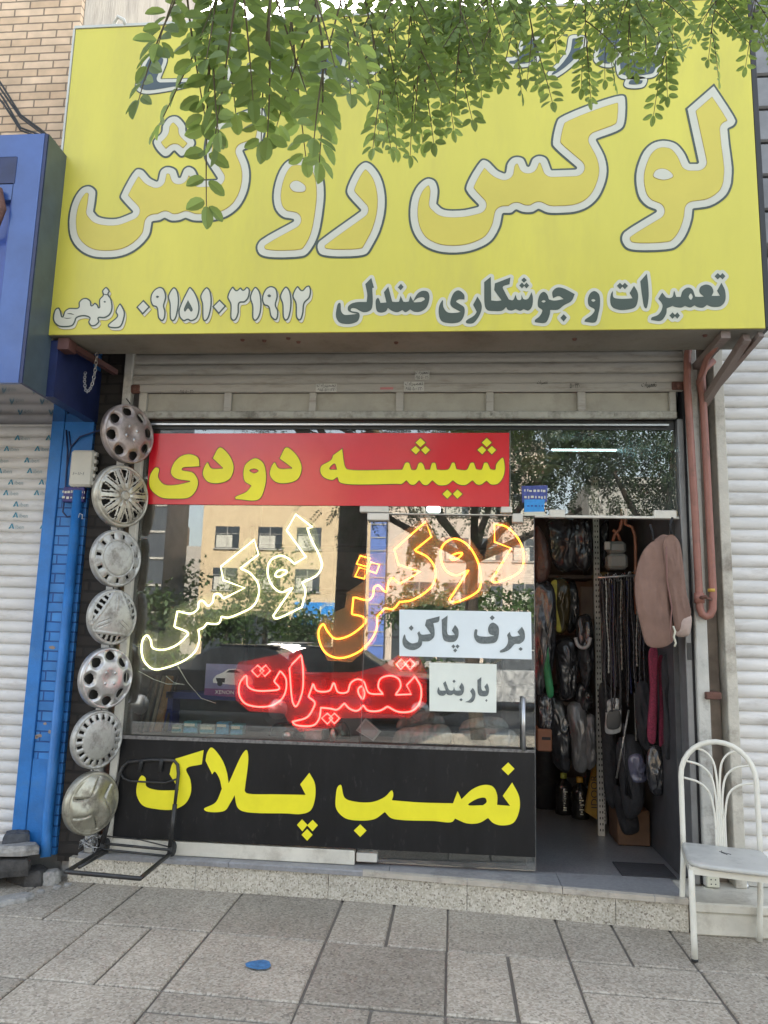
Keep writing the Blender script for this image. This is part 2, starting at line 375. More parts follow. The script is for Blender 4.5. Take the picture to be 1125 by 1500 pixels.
# ------------------------------------------------------------------ shared materials
m_dark=mat('dark_recess',(.02,.02,.022),.8)
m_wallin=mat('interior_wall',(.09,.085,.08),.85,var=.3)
m_cream=mat('cream_paint',(.50,.47,.40),.55,dirt=.75,dcol=(.16,.13,.1),dscale=5,bump=.15,dthr=.5)
m_rail=mat('aged_white_paint',(.47,.46,.42),.5,dirt=.8,dcol=(.14,.12,.1),dscale=7,bump=.15,dthr=.5)
m_slat=mat('shutter_paint',(.40,.38,.34),.42,dirt=.7,dcol=(.15,.13,.1),dscale=6,stretch=(.5,1,3),dthr=.5)
m_slatw=mat('white_shutter_paint',(.64,.625,.60),.42,dirt=.6,dcol=(.27,.23,.19),dscale=5,stretch=(.5,1,2.2),dthr=.53,bump=.10,bscale=5)
m_slatw.node_tree.nodes['Principled BSDF'].inputs['Specular IOR Level'].default_value=.35
m_steel=mat('brushed_steel',(.5,.5,.5),.32,.9,var=.1,vscale=30)
m_rust=mat('rusty_steel',(.12,.055,.04),.7,.2,var=.3,vscale=20,bump=.2)
m_redpipe=mat('red_oxide_paint',(.27,.115,.085),.5,dirt=.6,dcol=(.12,.08,.06),dscale=9,bump=.1)
m_black=mat('black_paint',(.018,.018,.018),.4,var=.3,dirt=.4,dcol=(.1,.08,.06),dscale=12)
m_rubber=mat('black_rubber',(.02,.02,.02),.7)
m_glass=glassm('window_glass')
m_marble=mat('cream_marble',(.58,.55,.47),.4,var=.15,vscale=4,dirt=.6,dcol=(.25,.21,.16),dscale=6)
m_terr=terrazzo('terrazzo_step',(.46,.42,.34),(.62,.58,.5),(.16,.13,.1),120,.75)
m_pave=terrazzo('terrazzo_paving',(.365,.32,.255),(.53,.48,.40),(.15,.13,.105),100,.6,tile=True)
m_tread=mat('grey_stone_tread',(.25,.25,.255),.35,var=.18,vscale=40,dirt=.5,dcol=(.13,.12,.11),dscale=4)
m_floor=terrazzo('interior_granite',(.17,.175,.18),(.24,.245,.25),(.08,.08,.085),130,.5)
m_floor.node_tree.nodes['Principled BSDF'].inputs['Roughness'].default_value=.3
m_cable=mat('black_cable',(.015,.015,.015),.5)
m_blue=mat('blue_paint',(.02,.16,.46),.45,var=.2,dirt=.35,dcol=(.1,.2,.3),dscale=7,bump=.12,bscale=90)
m_bluebrick=brickm('blue_painted_brick',(.03,.22,.62),(.06,.30,.74),(.012,.09,.33),.19,.062,.005,.5,bump=.8)
m_brick=brickm('beige_brick',(1.0,.74,.50),(.85,.60,.38),(.34,.25,.17),.21,.058,.006,.85)
m_darkbrick=brickm('dark_grimy_brick',(.045,.04,.036),(.06,.05,.042),(.03,.027,.024),.2,.07,.01,.9)
m_conc=mat('streaked_concrete',(.42,.37,.30),.9,var=.35,vscale=3,bump=.5,bscale=18,dirt=.7,dcol=(.2,.17,.14),dscale=3,stretch=(1,3,.6))
m_render=mat('grey_render',(.3,.29,.27),.85,var=.2,bump=.2)
m_asph=mat('asphalt',(.06,.06,.06),.9,var=.3,bump=.3)
m_bl1=mat('blue_composite_panel',(.042,.098,.30),.3,var=.2,vscale=3,coat=.3,dirt=.25,dcol=(.1,.16,.35),dscale=2)
m_bl2=mat('dark_blue_panel',(.012,.022,.085),.4,var=.3,dirt=.2,dcol=(.08,.09,.14),dscale=5)
m_bl3=mat('grey_green_film',(.06,.085,.10),.4,var=.2)

# ------------------------------------------------------------------ ground
g=MB(); g.quad((-400,-400,-.17),(400,-400,-.17),(400,60,-.17),(-400,60,-.17)); struct(g.build('ground',mat('dry_ground',(.16,.14,.11),.95,vscale=.5)))
g=MB(); g.quad((-300,-42,-.15),(300,-42,-.15),(300,-8.2,-.15),(-300,-8.2,-.15)); struct(g.build('road',m_asph))
g=MB(); g.box(-60,60,-8.05,0.5,-.5,-.010); struct(g.build('sidewalk_base',mat('mortar_bed',(.16,.145,.125),.95,vscale=20)))
g=MB(); g.box(-60,60,-8.2,-8.05,-.5,.0,.02); struct(g.build('kerb',mat('kerb_concrete',(.35,.34,.32),.85)))
# paving slabs on the measured grid
slab=MB(); tint=[]
XL=[-6.67,-6.06,-5.46,-4.85,-4.25,-3.64,-3.04,-2.43,-1.828,-1.214,-.615,-.010,.578,1.174,1.77,2.37,2.98,3.6,4.2,4.8,5.4,6.0]
YL=[.05,-.668,-1.328,-1.70,-2.36,-3.02,-3.68,-4.34,-5.0,-5.66,-6.3,-6.96,-7.6,-8.05]
split={(8,1):'v',(10,0):'v',(11,1):'v',(12,0):'v',(13,1):'v',(12,1):'h',(14,0):'v',(7,0):'v',(10,2):'v',(9,2):'h',(13,3):'v',(8,3):'v'}
def slabbox(xa,xb,ya,yb,t,wide=.012):
    j=.005; jy=.010
    sk=lambda x:-.0385*(x+1.97)
    bz=random.uniform(-.002,.002)
    b=.006; zt=bz; zb=-.02
    ja,jb=random.uniform(-.002,.004),random.uniform(-.002,.004); xs=(xa+j+ja,xb-j-jb); ya-=random.uniform(-.002,.005); yb+=random.uniform(-.002,.005); n0=len(slab.v)
    def ring(i,z): return [(xs[0]+i,ya-jy-i+sk(xs[0]),z),(xs[1]-i,ya-jy-i+sk(xs[1]),z),(xs[1]-i,yb+j+i+sk(xs[1]),z),(xs[0]+i,yb+j+i+sk(xs[0]),z)]
    vs=ring(0,zb)+ring(0,zt-b)+ring(b,zt)
    fs=[(8,11,10,9)]
    for a in (0,4):
        for k in range(4):
            l=(k+1)%4; fs.append((a+k,a+4+k,a+4+l,a+l))
    slab.add(vs,fs); tint.extend([t]*len(vs))
for i in range(len(XL)-1):
    for j in range(len(YL)-1):
        t=random.uniform(.80,1.12)
        xa,xb,ya,yb=XL[i],XL[i+1],YL[j],YL[j+1]
        s=split.get((i,j)) or (random.choice(['v','h',None,None]) if j>2 else None)
        if s=='v': xm=(xa+xb)/2; slabbox(xa,xm,ya,yb,t); slabbox(xm,xb,ya,yb,t*random.uniform(.95,1.06))
        elif s=='h': ym=(ya+yb)/2; slabbox(xa,xb,ya,ym,t); slabbox(xa,xb,ym,yb,t*random.uniform(.95,1.06))
        else: slabbox(xa,xb,ya,yb,t)
so=struct(slab.build('sidewalk_paving',m_pave,fixn=True))
at=so.data.attributes.new('tint','FLOAT','POINT'); at.data.foreach_set('value',tint)
# splash of blue paint
pm=MB(); c=gZ(379,1414,.004); pts=[]
for k in range(22):
    a=2*math.pi*k/22; rr=random.uniform(.86,1.04); pts.append((c.x+.062*rr*math.cos(a),c.y+.055*rr*math.sin(a),.007))
pm.add(pts,[tuple(range(22))]); struct(pm.build('paint_splash',mat('faded_blue_paint',(.05,.17,.36),.7,var=.4,vscale=40)))

# ------------------------------------------------------------------ shop building
sb=thing('shop_building','single storey shop behind the yellow signboard, open doorway and glass front','building',(-.35,0,0))
w_=MB(); w_.box(-2.38,1.60,.34,.5,3.32,5.0); w_.box(-2.38,-2.16,.02,3.6,0,3.32); w_.box(1.60,1.75,.12,3.6,0,5.0); w_.box(-2.38,1.6,3.45,3.6,0,5.0)
w_.box(1.51,1.60,.11,.26,0,5.0); w_.box(-2.16,1.5,.5,3.45,3.25,3.32)
w_.build('wall',m_render,sb)
a=MB(); a.box(-2.40,-2.205,-.005,.02,.10,3.6); a.build('brick_pier',m_darkbrick,sb)
a=MB(); a.box(1.495,1.595,.05,.11,.12,3.6); a.build('recess_panel',mat('brown_grimy_plaster',(.2,.165,.135),.8,var=.3,dirt=.7,dcol=(.07,.055,.045),dscale=4),sb)
a=MB(); a.box(-2.55,1.75,.1,3.6,5.0,5.12); a.build('roof',m_render,sb)
# interior shell
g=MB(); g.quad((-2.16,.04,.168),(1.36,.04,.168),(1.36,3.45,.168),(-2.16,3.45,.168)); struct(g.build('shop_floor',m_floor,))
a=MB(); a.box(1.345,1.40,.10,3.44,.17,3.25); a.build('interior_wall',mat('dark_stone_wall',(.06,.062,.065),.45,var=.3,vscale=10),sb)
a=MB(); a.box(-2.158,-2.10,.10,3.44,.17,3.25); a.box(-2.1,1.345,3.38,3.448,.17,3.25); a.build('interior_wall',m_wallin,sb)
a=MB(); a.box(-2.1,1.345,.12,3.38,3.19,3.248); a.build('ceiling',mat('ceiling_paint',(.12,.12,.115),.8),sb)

# entrance step
st=thing('entrance_step','terrazzo step with grey stone tread along the whole shop front','step',(-.5,-.15,0))
fl=[(-2.30,-.055),(-.37,-.115),(1.272,-.30)]       # front line, angled to the glass
def sl(x): return np.interp(x,[p[0] for p in fl],[p[1] for p in fl])
rs=MB(); xs=[-2.30,-1.5,-.7,.1,.9,1.272]
for x0,x1 in zip(xs[:-1],xs[1:]):
    x1-=.003
    rs.add([(x0,sl(x0),0),(x1,sl(x1),0),(x1,sl(x1),.138),(x0,sl(x0),.138),(x0,.04,0),(x1,.04,0),(x1,.04,.138),(x0,.04,.138)],[(0,1,2,3),(1,5,6,2),(4,0,3,7),(3,2,6,7)])
rs.build('riser',m_terr,st)
tr=MB(); xs=[-2.24,-1.3,-.35,.62,1.272]
for x0,x1 in zip(xs[:-1],xs[1:]):
    x1-=.003; e=.012
    tr.add([(x0,sl(x0)-e,.14),(x1,sl(x1)-e,.14),(x1,sl(x1)-e,.164),(x0,sl(x0)-e,.164),(x1,sl(x1)-e+.006,.17),(x0,sl(x0)-e+.006,.17),(x1,.05,.17),(x0,.05,.17),(x1,.05,.14),(x0,.05,.14)],[(0,1,2,3),(3,2,4,5),(5,4,6,7),(1,8,6,4,2),(9,0,3,5,7),(0,9,8,1)])
tr.build('tread',m_tread,st)
tr=MB()
xs=[-.5,.1,.62,1.1,1.272]
for x0,x1 in zip(xs[:-1],xs[1:]):
    tr.add([(x0,sl(x0)-.016,.142),(x1-.004,sl(x1)-.016,.142),(x1-.004,sl(x1)-.016,.168),(x0,sl(x0)-.016,.168),(x1-.004,sl(x1)+.01,.1735),(x0,sl(x0)+.01,.1735)],[(0,1,2,3),(3,2,4,5)])
tr.build('nosing',mat('pale_stone_nosing',(.42,.38,.32),.5,var=.2,dirt=.6,dscale=8,dthr=.5),st)
# neighbour step on the right
a=MB(); a.box(1.276,3.2,-.335,.1,0,.112,.008); a.box(1.276,3.2,-.345,.1,.114,.165,.008)
tag(a.build('neighbour_step',m_marble),'cream marble step to the right of the shop, behind the white chair','step')
# threshold dark strip and black mat patch
a=MB(); a.box(1.0,1.31,.05,.33,.17,.176); tag(a.build('door_mat',mat('worn_black_mat',(.03,.03,.033),.9,bump=.3)),'small dark mat on the granite floor just inside the doorway','mat')

# ------------------------------------------------------------------ jambs, roller shutter
sh=thing('roller_shutter','beige roller shutter rolled up above the glass shop front','roller shutter',(-.35,0,3.1))
def curtain(mb,x0,x1,z0,z1,pitch,y,depth,seg=6):
    n=int(round((z1-z0)/pitch)); prof=[]
    for i in range(n):
        b=z1-(i+1)*pitch
        for k in range(seg+1):
            t=k/seg; prof.append((y-depth*math.sin(math.pi*(.08+.84*t))**.8, b+pitch*(.02+.90*t)))
        prof.append((y+.004,b+pitch*.94)); prof.append((y+.004,b+pitch*1.0))
    prof.sort(key=lambda p:p[1])
    vs=[];N=len(prof)
    for X in (x0,x1): vs+=[(X,p[0],p[1]) for p in prof]
    mb.add(vs,[(i,N+i,N+i+1,i+1) for i in range(N-1)],True)
c_=MB(); curtain(c_,-2.165,1.425,3.13,3.85,.072,-.035,.016); c_.build('slat_curtain',m_slat,sh)
a=MB(); a.box(-2.13,1.42,-.058,-.03,3.072,3.128,.008); a.build('bottom_slat',m_slat,sh)
a=MB()
a.box(-2.05,1.345,-.022,-.012,2.945,3.072); a.build('vent_panel',mat('vent_panel_beige',(.37,.35,.29),.5,dirt=.4,dcol=(.2,.17,.13),dscale=5),sh)
for x0,x1 in ((328,339),(452.7,463),(580,591),(712,723),(846,858),(0,0),(1,1)):
    xa=gY(x0,590,-.04).x; xb=gY(x1,590,-.04).x
    if x0==x1: xa,xb=((-2.10,-2.045),(1.335,1.375))[int(x0)]
    a=MB(); a.box(xa,xb,-.045,-.02,2.9445,3.072,.003); a.build('vent_post',m_slat,sh)
a=MB(); a.box(-2.06,1.375,-.056,-.02,2.896,2.944,.006)
for x in (235,340,403,605,628,720,880,902): 
    q=gY(x,609,-.056); a.lathe([(0,.006),(.009,.005),(.012,0)],(q.x,-.056,2.92),10,'Y')
a.build('bottom_rail',mat('grimy_rail',(.36,.35,.30),.5,dirt=.85,dcol=(.12,.11,.09),dscale=9,bump=.2,dthr=.46),sh)
a=MB(); a.box(-2.208,-2.150,-.07,-.005,.172,3.40,.006); a.build('guide_rail',m_rail,sh)
a=MB(); a.box(-2.095,-2.048,-.05,-.004,.172,3.07,.004); a.build('guide_rail',m_cream,sh)
a=MB(); a.box(1.428,1.498,-.075,.05,.172,3.42,.006); a.build('guide_rail',m_rail,sh)
a=MB(); a.box(-2.20,-2.09,-.065,-.03,3.065,3.125,.01); a.lathe([(0,.02),(.014,.018),(.018,0)],(-2.13,-.065,3.095),12,'Y'); a.build('lock_plate',m_rust,sh)
a=MB(); a.box(1.345,1.425,-.07,-.058,3.075,3.13,.006); a.lathe([(0,.02),(.014,.018),(.018,0)],(1.385,-.07,3.10),12,'Y'); a.build('lock_plate',m_rust,sh)
# small stickers on the bottom slat
stm=mat('sticker_paper',(.5,.5,.46),.6,var=.2,vscale=30); inkm=mat('black_ink',(.025,.025,.03),.6)
def sticker(px0,py0,px1,py1,lines,m=stm,Y=-.060,ink=True):
    A=gY(px0,py0,Y);B=gY(px1,py1,Y); x0,x1=sorted((A.x,B.x)); z0,z1=sorted((A.z,B.z))
    o=None
    if m:
        q=MB(); q.box(x0,x1,Y-.0012,Y,z0,z1); o=q.build('sticker',m,sh)
    q=MB(); n=len(lines)
    for i,t in enumerate(lines):
        zc=z1-(i+.5)*(z1-z0)/n; s=(z1-z0)/n*1.05
        cw=MB(); text_mb(cw,t,s,lambda co:(co.x,0,co.y))
        if cw.v:
            wd=max(v[0] for v in cw.v)-min(v[0] for v in cw.v); k=min(1.6,(x1-x0)*.9/max(wd,1e-4)); mid=(max(v[0] for v in cw.v)+min(v[0] for v in cw.v))/2
            zm=(max(v[2] for v in cw.v)+min(v[2] for v in cw.v))/2
            q.add([((x0+x1)/2+(v[0]-mid)*k,Y-.0022,zc+(v[2]-zm)*.95) for v in cw.v],cw.f)
    q.build('sticker_print',inkm,o or sh)
AR=lambda *u:''.join(chr(x) for x in u)
taamir=AR(0xFE95,0xFE8D,0xFEAE,0xFBFF,0xFEE4,0xFECC,0xFE97)      # letters laid out left to right, already shaped
num1='\u06f0\u06f9\u06f1\u06f5 \u06f5\u06f0\u06f0 \u06f2\u06f2\u06f0'
sticker(592,559,621,573,[taamir,num1]); sticker(463,562,493,574,[taamir,num1]); sticker(834,560,850,570,[num1[5:]],m=None); sticker(938,559,963,569,[taamir],m=None); sticker(786,557,803,564,[taamir],m=None); sticker(262,570,285,577,[num1],m=None)
sticker(608,543,629,556,[taamir,num1],Y=-.056)
q=MB(); A=gY(557,568,-.06);B=gY(576,571,-.06); q.box(A.x,B.x,-.0615,-.06,A.z-.012,A.z+.003); q.build('sticker',mat('pink_tape',(.5,.2,.2),.5),sh)

# ------------------------------------------------------------------ shop window, door, transom
m_frame=mat('dark_window_frame',(.035,.035,.035),.4,.3,dirt=.3,dcol=(.1,.09,.08))
m_patch=mat('clamp_metal',(.62,.60,.54),.35,.3,dirt=.4,dcol=(.3,.27,.22),dscale=12)
sw=thing('shop_window','large fixed glass pane of the shop front left of the door','window',(-1.3,0,.17))
a=MB(); a.box(-2.055,-.557,-.004,.004,.255,2.83); a.build('glass_pane',m_glass,sw)
a=MB(); a.box(-2.10,1.37,-.004,.05,2.835,2.89); a.box(-2.095,-2.056,-.003,.05,.25,2.83); a.build('frame',m_frame,sw)
a=MB(); a.box(-2.05,1.33,-.03,-.018,2.855,2.866); a.build('head_rod',m_steel,sw)
a=MB(); a.box(-2.09,-.562,-.03,.05,.172,.253,.004); a.build('base_panel',m_marble,sw)
dr=thing('glass_door','frameless glass door with a steel pull handle, standing shut beside the doorway','door',(0,.02,.18))
a=MB(); a.box(-.549,.498,.016,.026,.18,2.278); a.build('glass_pane',m_glass,dr)
a=MB(); a.box(-.5535,-.5495,.012,.030,.18,2.278); a.box(.4985,.502,.012,.030,.18,2.278); a.build('edge_seal',mat('edge_grey',(.12,.12,.12),.5),dr)
a=MB(); h0=gY(767,1100,-.04); h1=gY(766,1022,-.04)
a.cyl((h0.x,-.04,h0.z),(h0.x,-.04,h1.z),.0125); a.cyl((h0.x,-.04,h0.z+.03),(h0.x,.016,h0.z+.03),.008); a.cyl((h0.x,-.04,h1.z-.03),(h0.x,.016,h1.z-.03),.008); a.build('handle',m_steel,dr)
def patch(par,px0,py0,px1,py1,Y0=-.022,Y1=.034):
    A=gY(px0,py0,Y0);B=gY(px1,py1,Y0); q=MB(); q.box(A.x,B.x,Y0,Y1,A.z,B.z,.004); q.build('patch_fitting',m_patch,par)
patch(dr,538,751,569,762); patch(dr,751,752,766,765); patch(dr,522,1249,552,1264)
tw=thing('transom_window','glass pane above the open doorway reflecting the tree','window',(.85,0,2.28))
a=MB(); a.box(-.553,1.372,-.004,.004,2.285,2.832); a.build('glass_pane',m_glass,tw)
a=MB(); a.box(.502,1.385,-.018,.012,2.268,2.284,.003); a.box(-.55,.50,-.008,.010,2.2795,2.2845); a.build('bottom_rail',m_patch,tw)
a=MB(); A=gY(746,640,-.006); a.box(.348,.352,-.007,-.0045,2.285,2.83); a.build('glass_joint',mat('joint_grey',(.2,.21,.2),.4),tw)
patch(tw,527,741,569,750.5); patch(tw,734,742,750,751); patch(tw,805,746,828,758); patch(tw,958,747,992,760)
# door side frame on the right of the doorway
df=thing('door_frame','grey metal frame lining the right side of the open doorway','door frame',(1.39,0,.17))
a=MB(); a.box(1.376,1.412,-.05,.10,.172,2.895,.004); a.build('jamb',mat('grey_aluminium',(.2,.2,.2),.4,.4,dirt=.4,dscale=5),df)
a=MB(); a.box(1.413,1.427,-.04,.05,.172,3.1); a.build('seal',m_dark,df)
a=MB(); a.box(1.384,1.408,-.056,-.05,1.42,1.52); a.build('strike_plate',m_frame,df)
# ------------------------------------------------------------------ yellow signboard
SY=-.62
m_yel=mat('yellow_vinyl',(.62,.555,.072),.38,var=.07,vscale=1.2,bump=.10,bscale=2.5,dirt=.30,dcol=(.46,.39,.10),dscale=2.2,stretch=(1.6,1,.4),dthr=.48)
m_fill=mat('amber_print',(.60,.50,.07),.4,var=.06,vscale=2)
m_crm=mat('cream_print',(.58,.57,.46),.4,var=.04)
m_grn=mat('dark_green_print',(.055,.075,.055),.4,var=.08)
m_blu=mat('slate_print',(.05,.075,.085),.4,var=.08)
m_brn=mat('brown_shadow_print',(.36,.25,.05),.4)
sg=thing('shop_sign','big yellow shop sign with large outlined Persian lettering above the shop front','sign',(-.385,-.5,3.24))
SX0,SX1,SZ0,SZ1=-2.47,1.706,3.243,5.325
a=MB(); a.box(SX0+.004,SX1-.004,SY,SY+.01,SZ0+.004,SZ1-.004); a.build('face_panel',m_yel,sg)
fr=MB()
fr.box(SX0,SX1,SY+.0105,SY+.31,SZ0,SZ0+.02); fr.box(SX0,SX1,SY+.0105,SY+.31,SZ1-.02,SZ1); fr.box(SX0,SX0+.02,SY+.0105,SY+.31,SZ0+.02,SZ1-.02); fr.box(SX1-.02,SX1,SY+.0105,SY+.31,SZ0+.02,SZ1-.02)
fr.box(SX0+.02,SX1-.02,SY+.28,SY+.305,SZ0+.02,SZ1-.02)
fr.build('box_frame',mat('grimy_sign_frame',(.2,.185,.15),.6,var=.25,dirt=.7,dcol=(.1,.085,.06),dscale=3,dthr=.45),sg)
a=MB(); a.box(SX0-.004,SX1+.004,SY-.006,SY+.02,SZ1,SZ1+.018); a.box(SX0-.012,SX0,SY-.004,SY+.02,SZ0,SZ1); a.build('edge_trim',mat('pale_trim',(.55,.56,.5),.4,dirt=.4),sg)
a=MB(); a.box(SX1+.001,SX1+.03,SY+.003,SY+.3,SZ0+.01,SZ1); a.build('side_cap',mat('black_side',(.03,.03,.03),.6),sg)
# supports below
a=MB(); a.bar((-2.36,SY+.03,SZ0-.04),(-2.36,SY+.12,SZ0-.04),.07,.07); a.bar((-2.34,SY+.12,SZ0-.03),(-2.25,-.1,SZ0-.05),.035,.035); a.build('support_bar',mat('maroon_steel',(.10,.045,.04),.6,var=.3,dirt=.4),sg)
a=MB(); a.bar((1.50,-.075,SZ0-.02),(1.50,SY+.03,SZ0-.02),.05,.04); a.bar((1.53,-.06,2.98),(1.62,SY+.05,SZ0-.03),.04,.05); a.bar((1.56,-.05,3.03),(1.69,SY+.03,SZ0-.02),.03,.03); a.build('support_bar',mat('grey_brown_bracket',(.2,.16,.14),.6,dirt=.6,dcol=(.15,.07,.05),dscale=8),sg)
a=MB(); a.tube([(1.525,-.06,3.0),(1.50,-.1,3.12),(1.49,-.3,3.2),(1.5,-.45,3.22)],.018,8); a.build('support_bar',m_redpipe,sg)
for bx in (357,388,425,437,580,840,1025): 
    q=gZ(bx,500,SZ0); b=MB(); b.lathe([(0,-.012),(.010,-.010),(.014,0)],(q.x,SY+.12+random.uniform(-.05,.05),SZ0),10); b.build('bolt',m_rust,sg)
a=MB(); q=gY(165,40,SY); a.tube([(q.x,SY+.03,SZ1),(q.x,SY+.02,SZ1+.05),(q.x+.03,SY+.0,SZ1+.075),(q.x+.07,SY,SZ1+.05),(q.x+.085,SY,SZ1+.01)],.012,8); a.build('hook',mat('white_plastic',(.6,.58,.5),.5),sg)

px=gY(560,300,SY)-gY(559,300,SY); PX=px.length
big=[
 ((890,120,5.357),[['835,12c 1005,275 1018,310 1000,350 955,375c 965,480 990,680 988,740 980,810 945,890 880,950 800,990 680,1008c 672,1080 640,1180 600,1250 545,1305 500,1325 190,1332 130,1305 97,1240 110,1185 150,1150 370,1015c 300,985 240,920 212,820 210,720 235,620 280,530 350,470 440,450 540,475 610,550 648,632c 700,632c 608,210c']]),
 ((590,120,3.309),[['1050,60 1080,65 1088,95 1078,215 1055,240 945,283c 985,360 998,430 985,500 950,570 900,615 840,638 770,645 700,643 658,625c 630,640 580,640 550,628c 530,643 490,645c 475,710 430,780 340,825 240,838 150,825 80,785 40,720 27,640 40,550 75,490 120,462 160,475 178,520 172,590c 200,612 290,615 360,600c 310,545 298,515 360,395 385,372 415,378 465,425 492,437c 500,395 525,365 557,357 590,368 608,405c 625,368 660,352 700,365 725,422c 835,418c 730,325 718,305 740,190 755,170']]),
 ((90,140,3.75),[['1060,62 1105,65 1125,95 1115,240 1095,270 1005,305c 1035,380 1042,450 1025,540 980,620 920,668 850,692 780,698 720,696 682,682c 650,695 600,697 567,682c 545,694 505,700c 490,770 430,840 350,885 260,900 160,890 90,850 48,790 35,710 45,620 75,545 115,500 160,492 195,520 195,570 185,635c 210,660 300,670 385,640c 330,580 318,560 330,525 390,420 415,398 450,403 495,450 525,465c 540,410 570,388 605,388 635,405 650,445c 670,400 700,385 735,400 765,460c 850,457c 785,350 780,300 800,200 830,165'],
                   ['500,250 545,200 550,165 590,115 640,110 690,165 692,195 735,240 740,270 690,330 655,342 620,312c 590,340 560,342 510,290']]),
 ((360,190,4.6875),[['340,190 430,200 500,240 535,310 550,430 540,560 510,720 470,810 420,870 370,885 140,885 85,860 67,810 85,765 130,730 320,625c 250,610 200,560 180,480 190,380 230,270 280,210'],
                    ['820,215 865,230 930,310 965,430 965,560 930,700 880,800 840,860 790,878 560,880 500,860 480,810 490,770 530,735 780,555c 690,450 685,410 765,250']]),
]
for crop,gl in big:
    letters('large_lettering',gl,crop,SY,[(0,m_grn,.0015,'letter_outline'),(-PX*3.0,m_crm,.0030,'letter_border'),(-PX*13.2,m_brn,.0042,'letter_shadow'),(-PX*14.0,m_fill,.0054,'large_lettering')],sg,h=.007)
for crop,hl in (((890,120,5.357),'360,745 375,705 420,688 470,700 510,745 440,772'),((360,190,4.6875),'305,390 325,362 360,358 410,395 405,425 330,425')):
    letters('letter_counter',[[hl]],crop,SY,[(PX*1.0,m_brn,.0064,'letter_counter_edge'),(0,m_crm,.0072)],sg,h=.004)
top=[((180,20,2.679),[['105,153 165,160 178,178 152,255c 385,250c 395,205 420,205 428,245c 480,240c 490,195 515,195 520,235c 570,230c 580,150c 640,150c 650,200c 720,200c 740,150 800,125 860,135 882,175 860,235 800,285 770,275c 790,255c 640,268 300,285 200,305 80,318 50,300 47,280'],['320,160 330,120 410,70 440,62 458,85 480,130 470,155 440,160 400,130 350,160'],['1025,180 1030,200 990,240 915,292 850,268 860,250 900,240 960,180 975,130 1010,125']]),
     ((700,10,3.75),[['255,160 365,170 378,190 345,290 300,330 150,330 150,280 200,270 230,190'],['575,155 605,170 590,240 545,310 410,402 375,385 380,360 440,300 480,240 500,160'],['710,80 820,65 838,90 800,200 780,270 760,300 745,335 680,335 635,305 630,275 690,95'],['1000,135 1045,140 1052,160 1020,290 985,380 930,400 770,390 770,250 960,245'],['820,385 920,385 935,400 915,445 815,450 797,430']])]
for crop,gl in top:
    letters('top_lettering',gl,crop,SY,[(0,m_grn,.0015,'letter_outline'),(-PX*1.6,m_crm,.0030,'letter_border'),(-PX*7.5,m_blu,.0044,'top_lettering')],sg,h=.006)
low=[((480,395,7.03),[['450,88c 478,188c 460,190c 464,350 450,410 420,432 370,440 330,425 290,402 245,402 240,425 320,445 330,475 310,530 260,555 190,562 120,545 88,490 90,420 110,350 130,345 135,370 140,430 170,465 240,465 305,457c 235,440 210,420 210,385 240,355 300,337 402,335c 408,260 388,150c'],
        ['625,178c 665,330c 700,335 735,332c 752,272c 778,330c 800,335 835,330c 852,272c 880,325c 930,245 980,220 1030,230 1048,270 1040,340 1010,400 950,435 890,435 850,412c 800,440 770,418c 720,440 670,430 620,397c 600,430 550,445 510,430 495,370 500,310 520,293 545,345c 605,340c 580,235c','885,335 930,295 985,288 1000,308 960,335c'],['755,148c 782,180c 752,215c 722,185c']]),
     ((630,395,5.114),[['215,157 255,190 258,225c 215,225 195,240 215,255 255,285 255,340 225,390 150,403 85,385 65,330 70,270 95,230 100,280 130,320 190,325 230,318c 165,280 152,260 160,210 185,168'],['355,203c 385,260 383,310 350,375 320,403 270,400 270,385 330,345 350,318c 322,265c'],
        ['455,55c 458,232c 500,236 535,232c 480,155c 485,105c 602,60c 595,110c 545,130 560,170 590,225c 620,230 640,190c 655,226 680,226 685,190c 700,222 730,222 760,170c 770,215 762,280 735,308 700,297c 675,310 640,297c 610,308 580,300 570,282c 540,308 480,312 430,305 412,280 405,95c'],
        ['703,60c 724,80c 703,100c 683,80c'],['688,98c 708,120c 688,142c 668,120c'],['722,98c 742,120c 722,142c 702,120c'],
        ['960,135 1000,142 1083,185c 1060,235 1000,270 960,300 900,303c 895,340 865,398 785,395c 785,380 820,350 840,305 810,280 808,230 825,185 850,168 875,185 890,225c 930,233 1000,222c 965,200 920,215c 915,170 935,145','835,240 850,230 865,238 850,248'],['1000,335c 1024,360c 1000,390c 976,362c']]),
     ((840,390,4.6875),[['145,172 175,195 182,260 170,330 150,385 75,382c 80,368 125,335 145,300 105,270 100,220 120,182','122,235 135,227 150,235 136,245'],['270,170c 275,215 320,225 405,222c 385,185c 415,135c 440,180 442,230 425,280 380,298 310,300 265,280 252,240 258,190'],['318,115c 340,136c 320,160c 298,136c'],['352,115c 374,136c 352,160c 332,136c'],['503,52c 512,120 515,220 500,290 488,285 470,200 458,105c'],
        ['608,182c 635,215c 660,220 680,210 690,172 705,212c 735,212c 750,170 785,148 815,160 835,210c 860,212 895,210c 865,180 870,145 910,127 945,140 960,175 948,205c 1005,205c 985,170c 1015,115c 1040,170 1040,240 1010,275 950,280 915,267c 890,285 850,282 830,270c 800,285 765,274c 740,285 700,282 680,274c 640,290c 635,330 600,375 532,370c 535,355 580,335 605,300 610,265 582,225c','805,188 818,212 805,232 790,212'],['680,318c 700,340c 680,362c 658,340c'],['712,318c 730,340c 712,362c 692,340c'],['990,48c 1012,70c 990,92c 968,70c'],['1022,48c 1042,70c 1022,92c 1002,70c']])]
for crop,gl in low:
    letters('lower_lettering',gl,crop,SY,[(PX*4.6,m_crm,.0015,'letter_halo'),(0,m_grn,.0030,'lower_lettering')],sg,h=.004)
